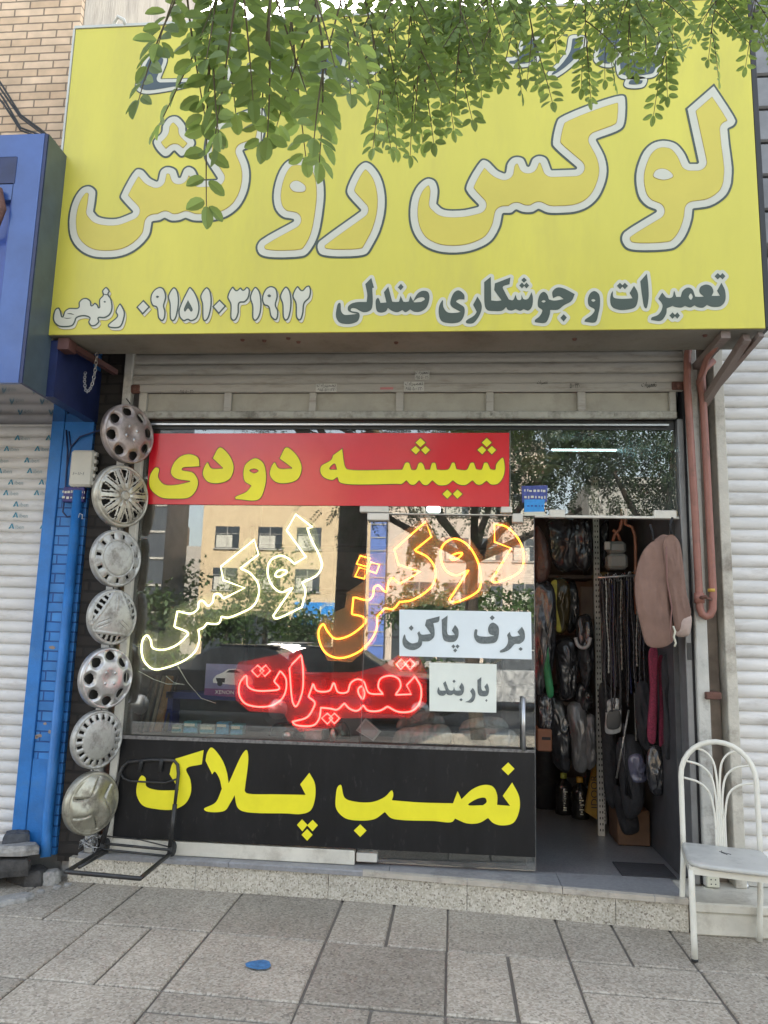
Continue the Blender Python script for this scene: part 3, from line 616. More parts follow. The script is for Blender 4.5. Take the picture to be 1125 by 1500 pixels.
num=[((190,410,8.036),[['165,235c 245,320c 155,415c 78,325c'],['360,85 405,105 435,200 410,310 425,370 415,460 385,490 340,460 315,330 270,310 245,250 255,170 300,110'],['520,88 560,115 585,230 570,380 540,470 510,492 480,470 470,290 452,190'],['710,85 760,130 815,250 825,360 790,460 720,492 685,475 640,492 590,450 575,370 600,290 660,160'],['905,88 945,115 970,230 955,380 920,470 885,492 862,470 852,290 832,190'],['1060,230c 1140,310c 1050,410c 972,318c']]),
     ((320,410,7.5),[['160,75 200,115 245,85 275,110 310,80 345,100 335,200 290,250 235,260 225,370 195,440 165,455 135,430 130,270 97,190'],['405,78 450,115 475,220 465,370 430,440 400,455 375,430 370,290 345,190'],['580,70 635,95 655,180 635,280 660,340 650,430 625,448 575,410 545,300 500,280 478,220 495,140 530,90'],['740,75 780,105 805,210 795,360 765,440 735,452 710,420 700,270 675,180'],['870,70 920,115 960,75 1000,65 1020,110 1005,200 950,260 935,370 910,440 885,450 855,420 845,260 812,180']]),
     ((70,410,8.654),[['920,300 980,400 975,490 920,605 775,605 762,575 880,460 860,410 895,325'],['745,92 790,145 775,185 810,240 825,370 790,450 720,490 650,490 660,530 610,585 550,590 515,540 530,490 460,465 370,490 355,530 320,585 220,605 130,590 75,530 70,450 100,370 145,352 170,390 190,465 215,400 270,360 390,350 395,290 440,240 500,232 550,270 562,325 600,292 640,320 653,350 655,250 700,195 690,145']])]
for crop,gl in num:
    letters('number_shadow',gl,crop,SY,[(-PX*.3,m_brn,.0012,'letter_shadow_edge')],sg,h=.003,shift=(PX*3.0,-PX*4.0))
    letters('number_shadow',gl,crop,SY,[(-PX*.9,m_crm,.0022,'letter_shadow')],sg,h=.003,shift=(PX*2.8,-PX*3.8))
    letters('number_lettering',gl,crop,SY,[(0,m_grn,.0034,'letter_outline'),(-PX*2.2,m_crm,.0046,'number_lettering')],sg,h=.003)
for crop,hl in (((190,410,8.036),'690,240c 745,360 725,378 690,340 655,378 640,360'),((190,410,8.036),'312,205 330,190 350,203 330,217'),((320,410,7.5),'540,180 560,163 580,180 560,195'),((70,410,8.654),'712,282 728,272 742,284 728,294'),((70,410,8.654),'250,432 300,428 340,445 300,441'),((70,410,8.654),'200,482 250,488 310,486 250,497'),((70,410,8.654),'690,180c 745,186c 800,200c 745,198c')):
    letters('letter_counter',[[hl]],crop,SY,[(0,m_grn,.0058)],sg,h=.003)

# ------------------------------------------------------------------ red and black banners, paper notices
m_red=mat('red_vinyl',(.60,.012,.025),.25,var=.08,vscale=2,bump=.10,bscale=5,coat=.5)
m_bny=mat('yellow_print',(.80,.72,.02),.4,var=.06)
m_bkv=mat('black_vinyl',(.009,.0092,.010),.42,spec=.3,var=.4,vscale=4,dirt=.5,dcol=(.10,.095,.09),dscale=18,bump=.2,bscale=5,dthr=.58,stretch=(1.4,1,.5))
m_ink=mat('outline_ink',(.06,.05,.008),.45)
def sheet(mb,c,t,n=40,wav=.0,m=10):
    """hanging sheet from four corners (tl,tr,br,bl), gently wavy, thickness t"""
    tl,tr,br,bl=[Vector(p) for p in c]; base=len(mb.v); vs=[]
    for s in (0,1):
        for j in range(m+1):
            for i in range(n+1):
                u,v=i/n,j/m; p=(tl*(1-u)+tr*u)*(1-v)+(bl*(1-u)+br*u)*v
                dy=wav*(math.sin(u*9+v*3)+.6*math.sin(u*23-v*5+1)+.5*math.sin(v*11+u*4))
                vs.append((p.x,p.y+dy*(1 if s==0 else 1)+(t if s else 0),p.z))
    K=(m+1)*(n+1); fs=[];ed=[]
    for j in range(m):
        for i in range(n):
            a=j*(n+1)+i; q=(a,a+n+1,a+n+2,a+1); fs.append(q); fs.append(tuple(K+x for x in q[::-1]))
    for i in range(n): ed.append((i,i+1,K+i+1,K+i)); a=m*(n+1)+i; ed.append((a+1,a,K+a,K+a+1))
    for j in range(m): a=j*(n+1); ed.append((a,K+a,K+a+n+1,a+n+1)); a+=n; ed.append((a,a+n+1,K+a+n+1,K+a))
    for q in ed: mb.add([vs[x] for x in q],[(0,1,2,3)])
    mb.add(vs,fs,True)
BY=-.012
rb=thing('red_banner','red banner with yellow Persian lettering across the top of the shop window','banner',(-.83,BY,2.33))
def corners(px,Y): return [gY(x,y,Y) for x,y in px]
a=MB(); sheet(a,corners([(221,635),(746,634),(745.5,742.5),(214,738.5)],BY),.0015,wav=.0006); a.build('cloth',m_red,rb)
cA=(150,480,3.75); cB=(450,480,3.75)
letters('lettering',[['485,693 530,715 537,765c 490,768 445,772 440,780 500,795 528,840 520,890 480,935 400,943 320,935 265,890 255,850 265,800 295,765 315,775 310,820 340,858 400,862 480,845c 400,830 375,800 390,745 430,705'],['645,655 700,700 725,770 700,835 640,858 580,850 550,810 560,760 580,738 600,770 660,772c 603,718c'],['840,715 885,740 902,800 895,880 860,947 730,945c 728,930 790,900 815,870c 780,845 772,800 785,750','812,785 835,778 855,787 835,797'],['1010,655 1070,700 1098,770 1075,835 1010,858 950,850 918,810 930,755 948,738 970,770 1040,772c 970,720c']],cA,BY,[(0,m_ink,.0022,'letter_outline'),(-PX*1.05,m_bny,.0034,'lettering')],rb,h=.003)
tri=lambda dx:(['%d,602c %d,632c %d,662c %d,632c'%(622+dx,655+dx,622+dx,590+dx)],['%d,646c %d,672c %d,702c %d,672c'%(596+dx,625+dx,598+dx,565+dx)],['%d,646c %d,672c %d,702c %d,672c'%(650+dx,680+dx,650+dx,620+dx)])
letters('lettering',[['195,660c 215,770 235,778 520,778c 540,740 560,740 575,778c 595,778 610,745 625,738 640,750 650,778c 672,778c 685,742 705,742 715,778c 745,780 775,775 795,740 810,740 822,775c 850,780 875,778 895,742 915,740 930,775c 955,778 970,742 990,740 1008,775c 1030,778 1035,750 1075,712 1088,760 1080,820 1050,860 1010,865 985,845c 955,866 930,864 908,843c 870,868 830,864 800,843c 770,866 720,868 688,843c 660,868 635,865 615,843c 590,866 565,864 545,843c 520,862 490,862 210,862 175,850 165,825c 140,840 90,825 70,795 75,760 130,725 140,700c','125,775 150,750 160,778c']]+list(tri(0))+list(tri(364))+[['770,885c 800,914c 770,945c 738,914c'],['825,885c 858,914c 825,945c 795,914c']],cB,BY,[(0,m_ink,.0022,'letter_outline'),(-PX*1.05,m_bny,.0034,'lettering')],rb,h=.003)
KY=-.034
bb=thing('black_banner','black banner with yellow Persian lettering across the bottom of the shop window','banner',(-.8,KY,.25))
a=MB(); sheet(a,corners([(177.5,1081),(783,1102),(784,1256),(163,1226)],KY),.003,wav=.0012); a.build('cloth',m_bkv,bb)
a=MB(); sheet(a,corners([(177,1077),(783.5,1099),(783,1103),(177.5,1082)],KY-.003),.012,wav=.0008,m=2); a.build('dusty_edge',mat('dusty_edge',(.16,.15,.14),.8,var=.5,vscale=40,dirt=.7,dcol=(.03,.03,.03),dscale=25),bb)
cF=(180,950,3.75); cG=(470,950,3.409)
letters('lettering',[['445,557c 435,635c 350,660 372,720 375,790 345,850 280,883 180,880 110,860 78,805 80,745 105,697 125,710 130,755 180,775 270,778 310,775c 258,690c 270,640 290,605c'],['487,543 540,600 570,670 582,740c 660,575 680,557 690,590 670,780c 680,793 850,800 1005,803c 975,745c 1025,682c 1055,740 1055,830 1030,890 980,908 900,905 660,893 630,870 615,805c 590,850 560,890 460,893 447,880 510,845 545,770c 530,710 505,675 492,690c 455,615c 465,570'],['985,937c 1015,968c 987,1003c 957,968c'],['1043,940c 1072,970c 1043,1003c 1013,970c'],['1013,990c 1043,1022c 1013,1055c 982,1022c']],cF,KY,[(0,m_bny,.0045)],bb)
letters('lettering',[['100,680 120,745 180,765 260,765 320,740 355,708 362,730 355,757c 500,768 660,772c 683,712c 702,752c 760,700 820,680 860,690 880,730 880,780c 945,785c 908,735c 955,668c 990,740 990,810 960,870 900,882 860,870 835,845c 790,870 730,872 670,848c 655,865 560,860 400,855 350,845 320,815c 270,850 190,858 120,845 78,800 75,740 85,690','735,780 780,750 820,745 828,765 810,782c'],['935,568c 967,600c 935,632c 902,600c'],['197,877c 229,908c 197,940c 165,908c']],cG,KY,[(0,m_bny,.0045)],bb)
m_paper=mat('white_paper',(.72,.78,.80),.6,var=.05,vscale=3)
m_gink=mat('grey_ink',(.13,.15,.15),.6,var=.4,vscale=60)
PY=.010
def paper(label,px,gl,crop,m):
    r=thing('paper_notice',label,'notice',gY(*px[3],PY)); a=MB(); sheet(a,corners(px,PY),.001,wav=.0004); a.build('sheet',m,r); letters('lettering',gl,crop,PY,[(0,m_gink,.0022)],r); return r
paper('wide white paper notice with grey Persian lettering on the glass door',[(585,893),(778,896.5),(779,966),(585,961)],[['370,68c 362,110 320,122c 330,180 325,230 290,262 235,265c 225,300 180,330 130,330 90,305 78,260 95,210 110,250 150,280 198,272c 205,240 195,200c 210,185c 225,210 270,210 300,205c 255,140c 265,95c'],['147,138c 165,160c 147,182c 127,160c'],['432,62c 430,200 440,215 490,215c 465,180c 490,135c 515,170 515,230 490,265 430,268 400,250 385,95c'],['478,288c 492,304c 478,322c 462,304c'],['510,288c 526,304c 510,322c 494,304c'],['492,320c 508,335c 492,352c 476,335c'],['790,118 830,150 832,220 810,270 740,283 670,275 640,230 650,170 665,175 665,215 720,228 800,222c 760,205 750,165 765,130'],['782,60c 802,80c 782,100c 762,80c'],['1015,150c 1035,190 1035,250 1000,283 960,286 945,300 910,335 845,352 843,340 880,315 903,280 905,240 900,215 920,190c 935,225 1000,220c 980,190c'],['1005,310c 1022,325c 1005,340c 988,325c']],(575,890,5.357),m_paper)
paper('smaller white paper notice with Persian lettering below the wide notice on the door',[(629,970.5),(727.5,973),(727,1044),(629,1041.5)],[['832,262c 832,420 850,455 900,455c 875,400c 915,350c 940,410 940,480 915,530 830,535 790,510 775,305c'],['905,575c 922,597c 905,618c 888,597c'],['710,415c 745,480 735,580 690,627 600,620c 660,590 700,530 672,465c'],['550,343c 580,390 580,470 550,520 470,525 435,502c 400,522 350,515 330,497c 300,525 240,525 205,490 205,440 222,405 240,450 320,455c 285,350c 320,320c 360,430c 380,450 425,450 440,400c 460,450 500,455 540,450c 515,405c'],['440,298c 465,322c 440,348c 418,322c'],['542,563c 565,587c 542,610c 518,587c']],(620,965,9.783),mat('cream_paper',(.72,.75,.68),.6,var=.04))
# blue sticker on the transom
bs=thing('blue_notice','blue square notice stuck on the transom glass beside the red banner','notice',(.55,-.006,2.32))
a=MB(); a.prism([(p.x,p.z) for p in corners([(764,712),(802,711),(801,735),(765,736)],-.006)],-.0075,-.0055); a.build('upper_sheet',mat('violet_blue_print',(.05,.07,.26),.4,var=.5,vscale=40),bs)
a=MB(); a.prism([(p.x,p.z) for p in corners([(768,732),(798,731.5),(797,750),(768,750.5)],-.008)],-.010,-.008); a.build('lower_sheet',mat('bright_blue_print',(.03,.26,.62),.4,var=.15,vscale=30),bs)
a=MB(); a.prism([(p.x,p.z) for p in corners([(768,750),(798,749.5),(798,755),(768,755.5)],-.009)],-.0105,-.0085); a.build('white_strip',m_crm,bs)
def scribble(par,px0,py0,px1,py1,n,Y,m,hh=.35,name='print'):
    q=MB(); A=gY(px0,py0,Y);B=gY(px1,py1,Y); rows=n
    for r in range(rows):
        z=A.z+(B.z-A.z)*(r+.5)/rows; x=A.x
        while x<B.x:
            wd=random.uniform(.006,.02); q.box(x,min(B.x,x+wd),Y-.0008,Y,z-abs(B.z-A.z)/rows*hh*random.uniform(.5,1),z+abs(B.z-A.z)/rows*hh*random.uniform(.3,1)); x+=wd+random.uniform(.004,.012)
    q.build(name,m,par)
scribble(bs,768,714,799,733,2,-.0076,m_crm,.25); scribble(bs,772,738,795,744,1,-.0102,mat('navy_print',(.02,.08,.3),.5),.25)

# ------------------------------------------------------------------ neon signs (hung behind the glass)
def neon(name,label,paths,crop,Y,tube,core,back,r=.0055,plate=None,parts='neon_tube'):
    P=gY(crop[0]+450/crop[2],crop[1]+450/crop[2],Y)
    t=thing(name,label,'neon sign',P)
    for s in paths:
        q=outline(s,crop,Y,n=8); a=MB(); a.tube([(x,Y+random.uniform(-.001,.001),z) for x,z in q],r,8,closed=True); a.build(parts,tube,t)
    return t
n_w=emis('white_neon',(1.0,.90,.45),1.3); n_o=emis('amber_neon',(1.0,.27,.022),2.0); n_r=emis('red_neon',(1.0,.085,.07),2.0); n_rw=None
NY=.045
nw=neon('neon_sign','pale yellow neon word at the left of the shop window',['912,88c 1003,158c 975,165c 1000,230 1040,310 1055,370 1030,420 948,462c 965,510 945,598c 800,660 788,645c 895,490c 830,515 780,475 757,400 775,340 830,315 870,330 905,360c 968,322c 862,175c','800,425 810,402 845,393 862,403 845,420 815,432','685,227c 708,308c 608,385c 660,410 705,470 708,530 680,590 610,630 540,655 505,650c 490,685 450,690 425,685c 405,710 378,722c 382,780 360,840 300,890 200,930 130,938 80,895 65,830 75,770 95,753 115,780 125,820 180,832 250,810 310,760 320,740 245,705c 262,620c 340,632 375,605 380,570 400,562 430,590 455,570 465,530 490,525 515,550c 632,492c 515,450c 500,375c'],(190,730,3.75),NY,n_w,None,None)
no=neon('neon_sign','amber neon word with three dots on the glass door',['882,120c 940,135 1000,200 1020,280 1000,345 880,395 868,385c 960,235c 882,205c','690,190 750,215 800,290 818,380 805,435 685,490 668,478c 760,338c 700,362 650,335 628,270 640,220','675,280 695,262 730,258 715,278 685,290','558,110c 585,180c 505,245c 570,280 605,340 595,400 560,440 490,480 435,488c 405,520 365,518c 330,555c 325,620 290,680 230,730 150,752 90,730 60,680 55,620 75,593 95,625 130,660 190,650 250,610 275,580 265,560 210,545c 218,465c 290,478 310,455 315,420 335,410 370,440 385,390 400,375 425,395 440,400c 532,345c 430,312c 410,240c','250,270c 295,282c 280,322c 232,308c','300,300c 340,312c 325,352c 285,340c','245,325c 285,337c 268,378c 225,368c'],(450,730,3.214),NY+.02,n_o,None,None)
nr=neon('neon_sign','red neon word between the yellow neon and the paper notices','''28,872c 45,905 105,905 125,870 145,912 188,912 205,870 235,852 265,862 290,915 358,922c 335,890 345,850 390,835 430,850 440,885 415,925c 490,922c 468,880c 507,838c 535,890 530,960 495,1000 430,1005 378,980c 340,1000 285,998 265,975c 235,1000 200,990 175,965c 140,995 110,990 65,985c 55,1040 30,1068 -55,1066 -70,1052c 0,1030 30,985 36,962 6,934c|255,885 270,915 262,945 245,925 240,900|443,757c 465,780c 440,805c 418,780c|485,757c 507,780c 485,807c 462,780c|95,1012c 120,1035c 95,1062c 68,1035c|128,1012c 152,1035c 128,1060c 104,1035c'''.split('|'),(450,730,3.214),NY+.03,n_r,None,None)
for s in ['678,150 658,165 640,200 640,255 670,300 740,320 820,312 870,280 895,230 895,165 865,122c 830,180c 860,220 800,232 720,228 685,205','740,92c 775,122c 740,155c 708,122c','785,92c 810,122c 780,152c 752,122c','930,85c 980,35c 990,120 985,240 950,318 935,300 915,110c']:
    q=outline(s,cF,NY+.03,n=8); a=MB(); a.tube([(x,NY+.03,z) for x,z in q],.0052,8,closed=True); a.build('neon_tube',n_r,nr)
# tinted see-through sheets added behind the tubes to stand in for their glow
def glowm(name,col,op):
    m=bpy.data.materials.new(name); m.use_nodes=True; n=m.node_tree.nodes; L=m.node_tree.links; n.remove(n['Principled BSDF'])
    t=n.new('ShaderNodeBsdfTransparent'); d=n.new('ShaderNodeBsdfDiffuse'); d.inputs[0].default_value=(*col,1); x=n.new('ShaderNodeMixShader'); x.inputs[0].default_value=op
    L.new(t.outputs[0],x.inputs[1]); L.new(d.outputs[0],x.inputs[2]); L.new(x.outputs[0],n['Material Output'].inputs[0]); return m
def backing(par,px,Y,m):
    a=MB(); a.prism([(p.x,p.z) for p in [gY(x,y,Y) for x,y in px]],Y,Y+.003); a.build('glow_backing',m,par)
backing(nr,[(343,985),(350,970),(375,965),(425,955),(440,952),(450,985),(520,985),(560,975),(585,958),(612,960),(625,985),(625,1030),(600,1052),(500,1052),(490,1066),(440,1072),(425,1060),(415,1045),(365,1042),(345,1025)],NY+.045,glowm('red_glow_backing',(.85,.05,.05),.30))
backing(no,[(462,930),(470,905),(505,890),(508,868),(535,850),(515,845),(525,812),(560,810),(575,790),(625,755),(640,790),(655,785),(690,790),(710,820),(718,765),(745,765),(775,815),(765,855),(718,860),(715,870),(655,890),(625,885),(560,900),(550,940),(515,970),(480,968)],NY+.035,glowm('amber_glow_backing',(.9,.6,.3),.16))
backing(nw,[(200,945),(212,922),(240,930),(250,890),(290,875),(320,860),(322,830),(365,785),(382,810),(395,800),(415,812),(415,772),(430,748),(462,768),(475,830),(450,855),(447,895),(400,910),(370,900),(300,915),(285,965),(230,985),(205,970)],NY+.015,glowm('yellow_glow_backing',(.9,.88,.6),.10))
# loose wires of the neon
wr=MB()
for pts in ([(203,983),(225,995),(245,1002),(268,1002)],[(243,990),(255,1000),(270,1003)],[(260,975),(275,1000),(295,1023),(316,1030)]):
    wr.tube([gY(x,y,NY+.01) for x,y in pts],.0022,6)
tag(wr.build('neon_wire',mat('white_wire',(.6,.6,.55),.5)),'thin white wires hanging loose below the pale yellow neon word','wire')
# ------------------------------------------------------------------ left neighbour
lb=thing('brick_building','beige brick building with blue tiled ground floor on the left','building',(-4.5,0,0))
a=MB(); a.box(-9,-2.56,-.42,-.38,4.0,12.5); a.build('brick_wall',m_brick,lb)
a=MB(); a.box(-2.60,-2.555,-.379,1.62,4.3,12.5); a.box(-9,-2.61,-.379,1.62,4.0,4.1); a.build('concrete_flank',m_conc,lb)
a=MB(); a.box(-9,-2.41,.12,6,0,4.0); a.box(-9,-2.61,1.5,1.6,4.1,12.4); a.build('rear_wall',m_render,lb)
a=MB(); a.box(-2.60,-2.405,-.03,.118,.14,4.0); a.build('tiled_pillar',m_bluebrick,lb)
a=MB(); a.box(-2.69,-2.603,-.045,.118,.15,4.0,.004); a.build('door_trim',m_blue,lb)
a=MB(); a.box(-2.60,-2.43,-.036,-.0305,.14,.70); a.build('smooth_plate',m_blue,lb)
a=MB(); a.box(-2.60,-2.40,-.036,-.0305,2.42,2.9); a.build('smooth_plate',m_blue,lb)
# patches of flaked paint
m_flake=mat('bare_render_patch',(.3,.24,.2),.9,var=.3,bump=.2)
a=MB()
for px_,py_,w0,h0 in ((62,1135,.02,.07),(70,1140,.012,.05),(75,1072,.03,.012),(57,1078,.025,.012),(76,948,.03,.012),(66,1060,.012,.01),(52,1080,.02,.01)):
    p=gY(px_,py_,-.0312); n=9; a.add([(p.x+w0*random.uniform(.6,1.2)*math.cos(2*math.pi*k/n),-.0318,p.z+h0*random.uniform(.6,1.2)*math.sin(2*math.pi*k/n)) for k in range(n)],[tuple(range(n))[::-1]])
a.build('flaked_patch',m_flake,lb)
pp=MB(); pp.tube([(-2.452,-.062,2.40),(-2.452,-.062,.30),(-2.448,-.066,.24),(-2.435,-.085,.14)],.032,12); tag(pp.build('drain_pipe',m_blue),'blue painted drain pipe running down the tiled blue pillar','pipe')
# its white shutter with printed stickers
ls=thing('roller_shutter','white closed roller shutter covered with repeated stickers at the far left','roller shutter',(-4,.06,.2))
c_=MB(); curtain(c_,-6.5,-2.66,.14,3.9,.0735,.06,.017); c_.build('slat_curtain',m_slatw,ls)
a=MB(); a.box(-6.5,-2.66,.045,.11,.1,.14); a.build('bottom_rail',m_rail,ls)
m_lt=mat('teal_print',(.05,.24,.34),.5,var=.5,vscale=60); m_lg=mat('grey_print',(.30,.37,.39),.5,var=.4,vscale=60)
a=MB(); b=MB()
def logo(px_,py_,flip=False):
    Yp=.06-.0185; p=gY(px_,py_,Yp); s=.036; f=-1 if flip else 1
    for tri_ in (((0,0),(.45,1),(.62,1),(.30,0)),((.42,1),(.62,1),(1.0,0),(.72,0)),((.30,.18),(.55,.34),(.52,.22),(.2,.05))):
        n=len(tri_); a.add([(p.x+f*s*1.15*u,Yp-.0008,p.z+f*s*v) for u,v in tri_],[tuple(range(n))])
    text_mb(b,'iben',.038,lambda co:(p.x+f*(.046+co.x),Yp-.0008-co.z,p.z+f*(co.y+.012)),align='LEFT')
rows=[(806,[102,325,-118]),(884,[25,245,-190]),(966,[-50,170,-270]),(1042,[-25,190,-240]),(1124,[55,275,-165]),(1200,[20,240,-200]),(1281,[92,315,-130]),(1360,[88,310,-130]),(1440,[60,283,-160])]
for y,xs in rows:
    for x in xs: logo(x/4.89,480+y/4.89)
b.build('sticker_lettering',m_lg,ls); a.build('sticker_emblem',m_lt,ls)
# projecting blue sign box of the neighbour
bx=thing('blue_sign_box','blue panelled sign box projecting over the neighbouring shutter at the left edge','sign box',(-3.2,-.45,2.87))
X1=-2.445; F=-.84; Z0=2.872; Z1=4.425
xf=lambda px_,py_: gY(px_,py_,F).x
a=MB()
fx=X1-.02
a.box(fx-.16,fx,F,F+.03,Z0,Z1); a.box(-5,fx-.16,F,F+.03,4.28,Z1); a.box(-5,fx-.16,F,F+.03,4.0,4.10); a.box(-5,fx-.16,F,F+.03,Z0,2.93)
a.build('front_frame',m_bl1,bx)
a=MB(); a.box(-5,fx-.16,F+.035,F+.05,2.93,4.28); a.box(fx-.165,fx-.161,F+.0,F+.05,2.93,4.28); a.build('recessed_panel',mat('deep_blue_panel',(.03,.07,.30),.35,var=.3,coat=.2),bx)
a=MB(); a.box(-5,-2.62,F-.003,F+.033,4.105,4.275); a.build('dark_opening',m_bl2,bx)
a=MB(); a.box(X1-.018,X1,F+.002,.0,Z0,Z1); a.build('side_panel',m_bl2,bx)
a=MB(); a.box(X1+.001,-2.392,-.585,.0,Z0,3.225); a.build('lower_side_panel',m_bl2,bx)
a=MB(); a.box(X1+.0005,X1+.004,F+.01,F+.26,Z0,Z1); a.build('side_film',m_bl3,bx)
a=MB(); a.box(X1+.0005,X1+.005,F+.262,F+.275,Z0,Z1); a.build('white_seam',m_crm,bx)
a=MB(); a.box(-5,X1-.02,F+.03,0,Z1-.03,Z1); a.build('top_panel',m_bl2,bx)
a=MB(); p=gY(5,310,F); a.tube([(p.x-.10,F-.02,p.z+.16),(p.x-.02,F-.03,p.z+.12),(p.x+.015,F-.03,p.z),(p.x-.02,F-.03,p.z-.13),(p.x-.1,F-.02,p.z-.16)],.02,8); a.build('lamp_bracket',m_rust,bx)
so_m=bpy.data.materials.new('mirror_dark_panel'); so_m.use_nodes=True; p_=so_m.node_tree.nodes['Principled BSDF']; p_.inputs['Base Color'].default_value=(.27,.27,.31,1); p_.inputs['Metallic'].default_value=1; p_.inputs['Roughness'].default_value=.07
a=MB(); a.box(-5,X1-.019,F+.032,.03,Z0+.001,Z0+.02); a.build('soffit',so_m,bx)
# cables above it
cw=MB()
for k in range(4):
    o=[random.uniform(-.02,.02) for _ in range(4)]
    cw.tube([gY(-30,75+12*k,-.5),gY(5,128+8*k,-.5),gY(30,165+9*k+o[0]*200,-.5),gY(60,190+4*k,-.5),gY(80,208+3*k,-.5),gY(96,238,-.5)],.007,6)
tag(cw.build('cable_bundle',m_cable),'black cables sagging across the beige brick above the blue sign box','cable')
# utility box, label box and wires on the blue pillar
ub=thing('junction_box','cream plastic junction box on the blue tiled pillar','electric box',gY(122,715,-.05))
A=gY(99,712,-.09);B=gY(141,659,-.09); x0,x1,z0,z1=A.x,B.x,A.z,B.z
a=MB(); a.box(x0,x1-.012,-.09,-.032,z0,z1,.014); a.build('cover',mat('cream_plastic',(.60,.58,.50),.5,var=.06,dirt=.25,dcol=(.35,.32,.25)),ub)
for k in range(5):
    z=z0+(z1-z0)*(k+.5)/5; a=MB(); a.box(x1-.014,x1+.004,-.082,-.05,z-.015,z+.012,.004); a.build('clip',mat('cream_clip',(.5,.48,.42),.5),ub)
q=MB(); zc=gY(0+1040/4.89*0+118,480+1045/4.89,-.09).z; 
for k,(dx,hh) in enumerate(((0,.02),(.012,.006),(.022,.004),(.034,.02),(.045,.018),(.056,.006),(.068,.02))): q.tube([(x0+.03+dx,-.0905,zc-hh/2),(x0+.034+dx,-.0905,zc+hh/2)],.0013,5)
q.build('handwriting',inkm,ub)
for k in range(2):
    a=MB(); p=gY(108+6*k,711,-.07); a.lathe([(0,-.03),(.009,-.03),(.009,.004)],(p.x,-.06,z0),10); a.build('gland',m_crm,ub)
eb=thing('cable_splitter','violet blue cable splitter box under the cream junction box','electric box',gY(107,728,-.04))
A=gY(91,735,-.07);B=gY(124,713,-.07); a=MB(); a.box(A.x,B.x,-.07,-.032,A.z,B.z,.005); a.build('case',mat('violet_label',(.035,.03,.16),.45,var=.4,vscale=40),eb)
scribble(eb,92,716,123,733,2,-.0702,m_crm,.3,'label_print')
wr=MB(); wr.tube([gY(94,735,-.06),gY(92,750,-.06),gY(98,757,-.06),gY(108,756,-.06),gY(112,745,-.06),gY(113,735,-.06)],.006,6)
wr.tube([gY(97,630,-.04),gY(99,660,-.04),gY(96,712,-.05),gY(94,735,-.06)],.006,6); wr.tube([gY(101,632,-.04),gY(104,655,-.04),gY(97,690,-.045),gY(95,735,-.05)],.005,6); wr.tube([gY(104,655,-.04),gY(117,640,-.05),gY(140,632,-.06),gY(158,628,-.05)],.006,6)
tag(wr.build('wiring',mat('dark_blue_cable',(.01,.025,.09),.5)),'dark looping wires around the junction box on the blue pillar','cable')
hk=MB(); hk.tube([gY(115,758,-.095),gY(117,752,-.1),gY(121,754,-.1),gY(120,760,-.1),gY(123,760,-.09)],.003,6); tag(hk.build('wire_hook',mat('white_wire_hook',(.6,.65,.7),.4)),'small white wire hook on the blue drain pipe','hook')
# chain under the sign corner
ch=MB()
def link(p,q,mb,flip):
    p=Vector(p);q=Vector(q);t=(q-p).normalized();n=Vector((0,1,0)) if flip else t.cross(Vector((0,1,0))); c=(p+q)/2;l=(q-p).length*.68
    mb.tube([c+t*l*math.cos(a)+n*.0085*math.sin(a) for a in [2*math.pi*k/10 for k in range(10)]],.0022,5,closed=True)
path=spline([(142,517,0),(139,545,0),(133,568,0),(127,574,0),(124,560,0),(125,545,0)],False,5)
for i in range(len(path)-1): link(gY(*path[i],-.35),gY(*path[i+1],-.35),ch,i%2)
tag(ch.build('hanging_chain',m_steel),'thin steel chain looped below the left corner of the yellow sign','chain')

# ------------------------------------------------------------------ right neighbour
rn=thing('right_building','grey building with a cream pilaster at the right edge','building',(3,0,0))
a=MB(); a.box(1.601,1.662,-.06,.10,.166,4.0,.004); a.build('pilaster',m_cream,rn)
a=MB(); a.box(1.75,9,.13,5,0,6.2); a.build('rear_wall',m_render,rn)
a=MB()
for k in range(9): a.box(1.83,9,-.1,.12,4.02+k*.24,4.02+k*.24+.225,.012)
a.build('cladding_panel',mat('grey_metal_cladding',(.20,.20,.20),.45,.2,var=.2,dirt=.4),rn)
a=MB(); a.box(1.775,1.825,-.12,.1,3.9,6.2,.004); a.build('cladding_post',m_steel,rn)
rs_=thing('roller_shutter','white closed roller shutter behind the white chair at the right edge','roller shutter',(3,.05,.2))
c_=MB(); curtain(c_,1.655,6,.205,4.0,.0775,.03,.018); c_.build('slat_curtain',m_slatw,rs_)
a=MB(); a.box(1.664,6,-.015,.05,.167,.205,.005); a.build('bottom_rail',m_rail,rs_)
a=MB(); q=gY(1090,1298,-.03); a.lathe([(0,.03),(.02,.028),(.026,.012),(.03,0)],(q.x,-.02,q.z),14,'Y'); a.build('shutter_lock',m_steel,rs_)
so_=thing('power_socket','cream power socket low on the jamb behind the white chair','socket',gY(1040,1296,-.08))
A=gY(1036,1300,-.09);B=gY(1054,1284,-.09); a=MB(); a.box(A.x,B.x,-.09,-.05,A.z,B.z,.005); a.build('face',m_crm,so_)
for dx in (-.012,.012):
    for dz in (-.012,.012):
        a=MB(); a.lathe([(0,.0006),(.004,.0004)],((A.x+B.x)/2+dx,-.0902,(A.z+B.z)/2+dz),8,'Y'); a.build('hole',inkm,so_)
A=gY(1030,1309,-.08);B=gY(1045,1301,-.08); a=MB(); a.box(A.x,B.x,-.085,-.05,A.z,B.z,.004); a.build('lower_plate',m_crm,so_)
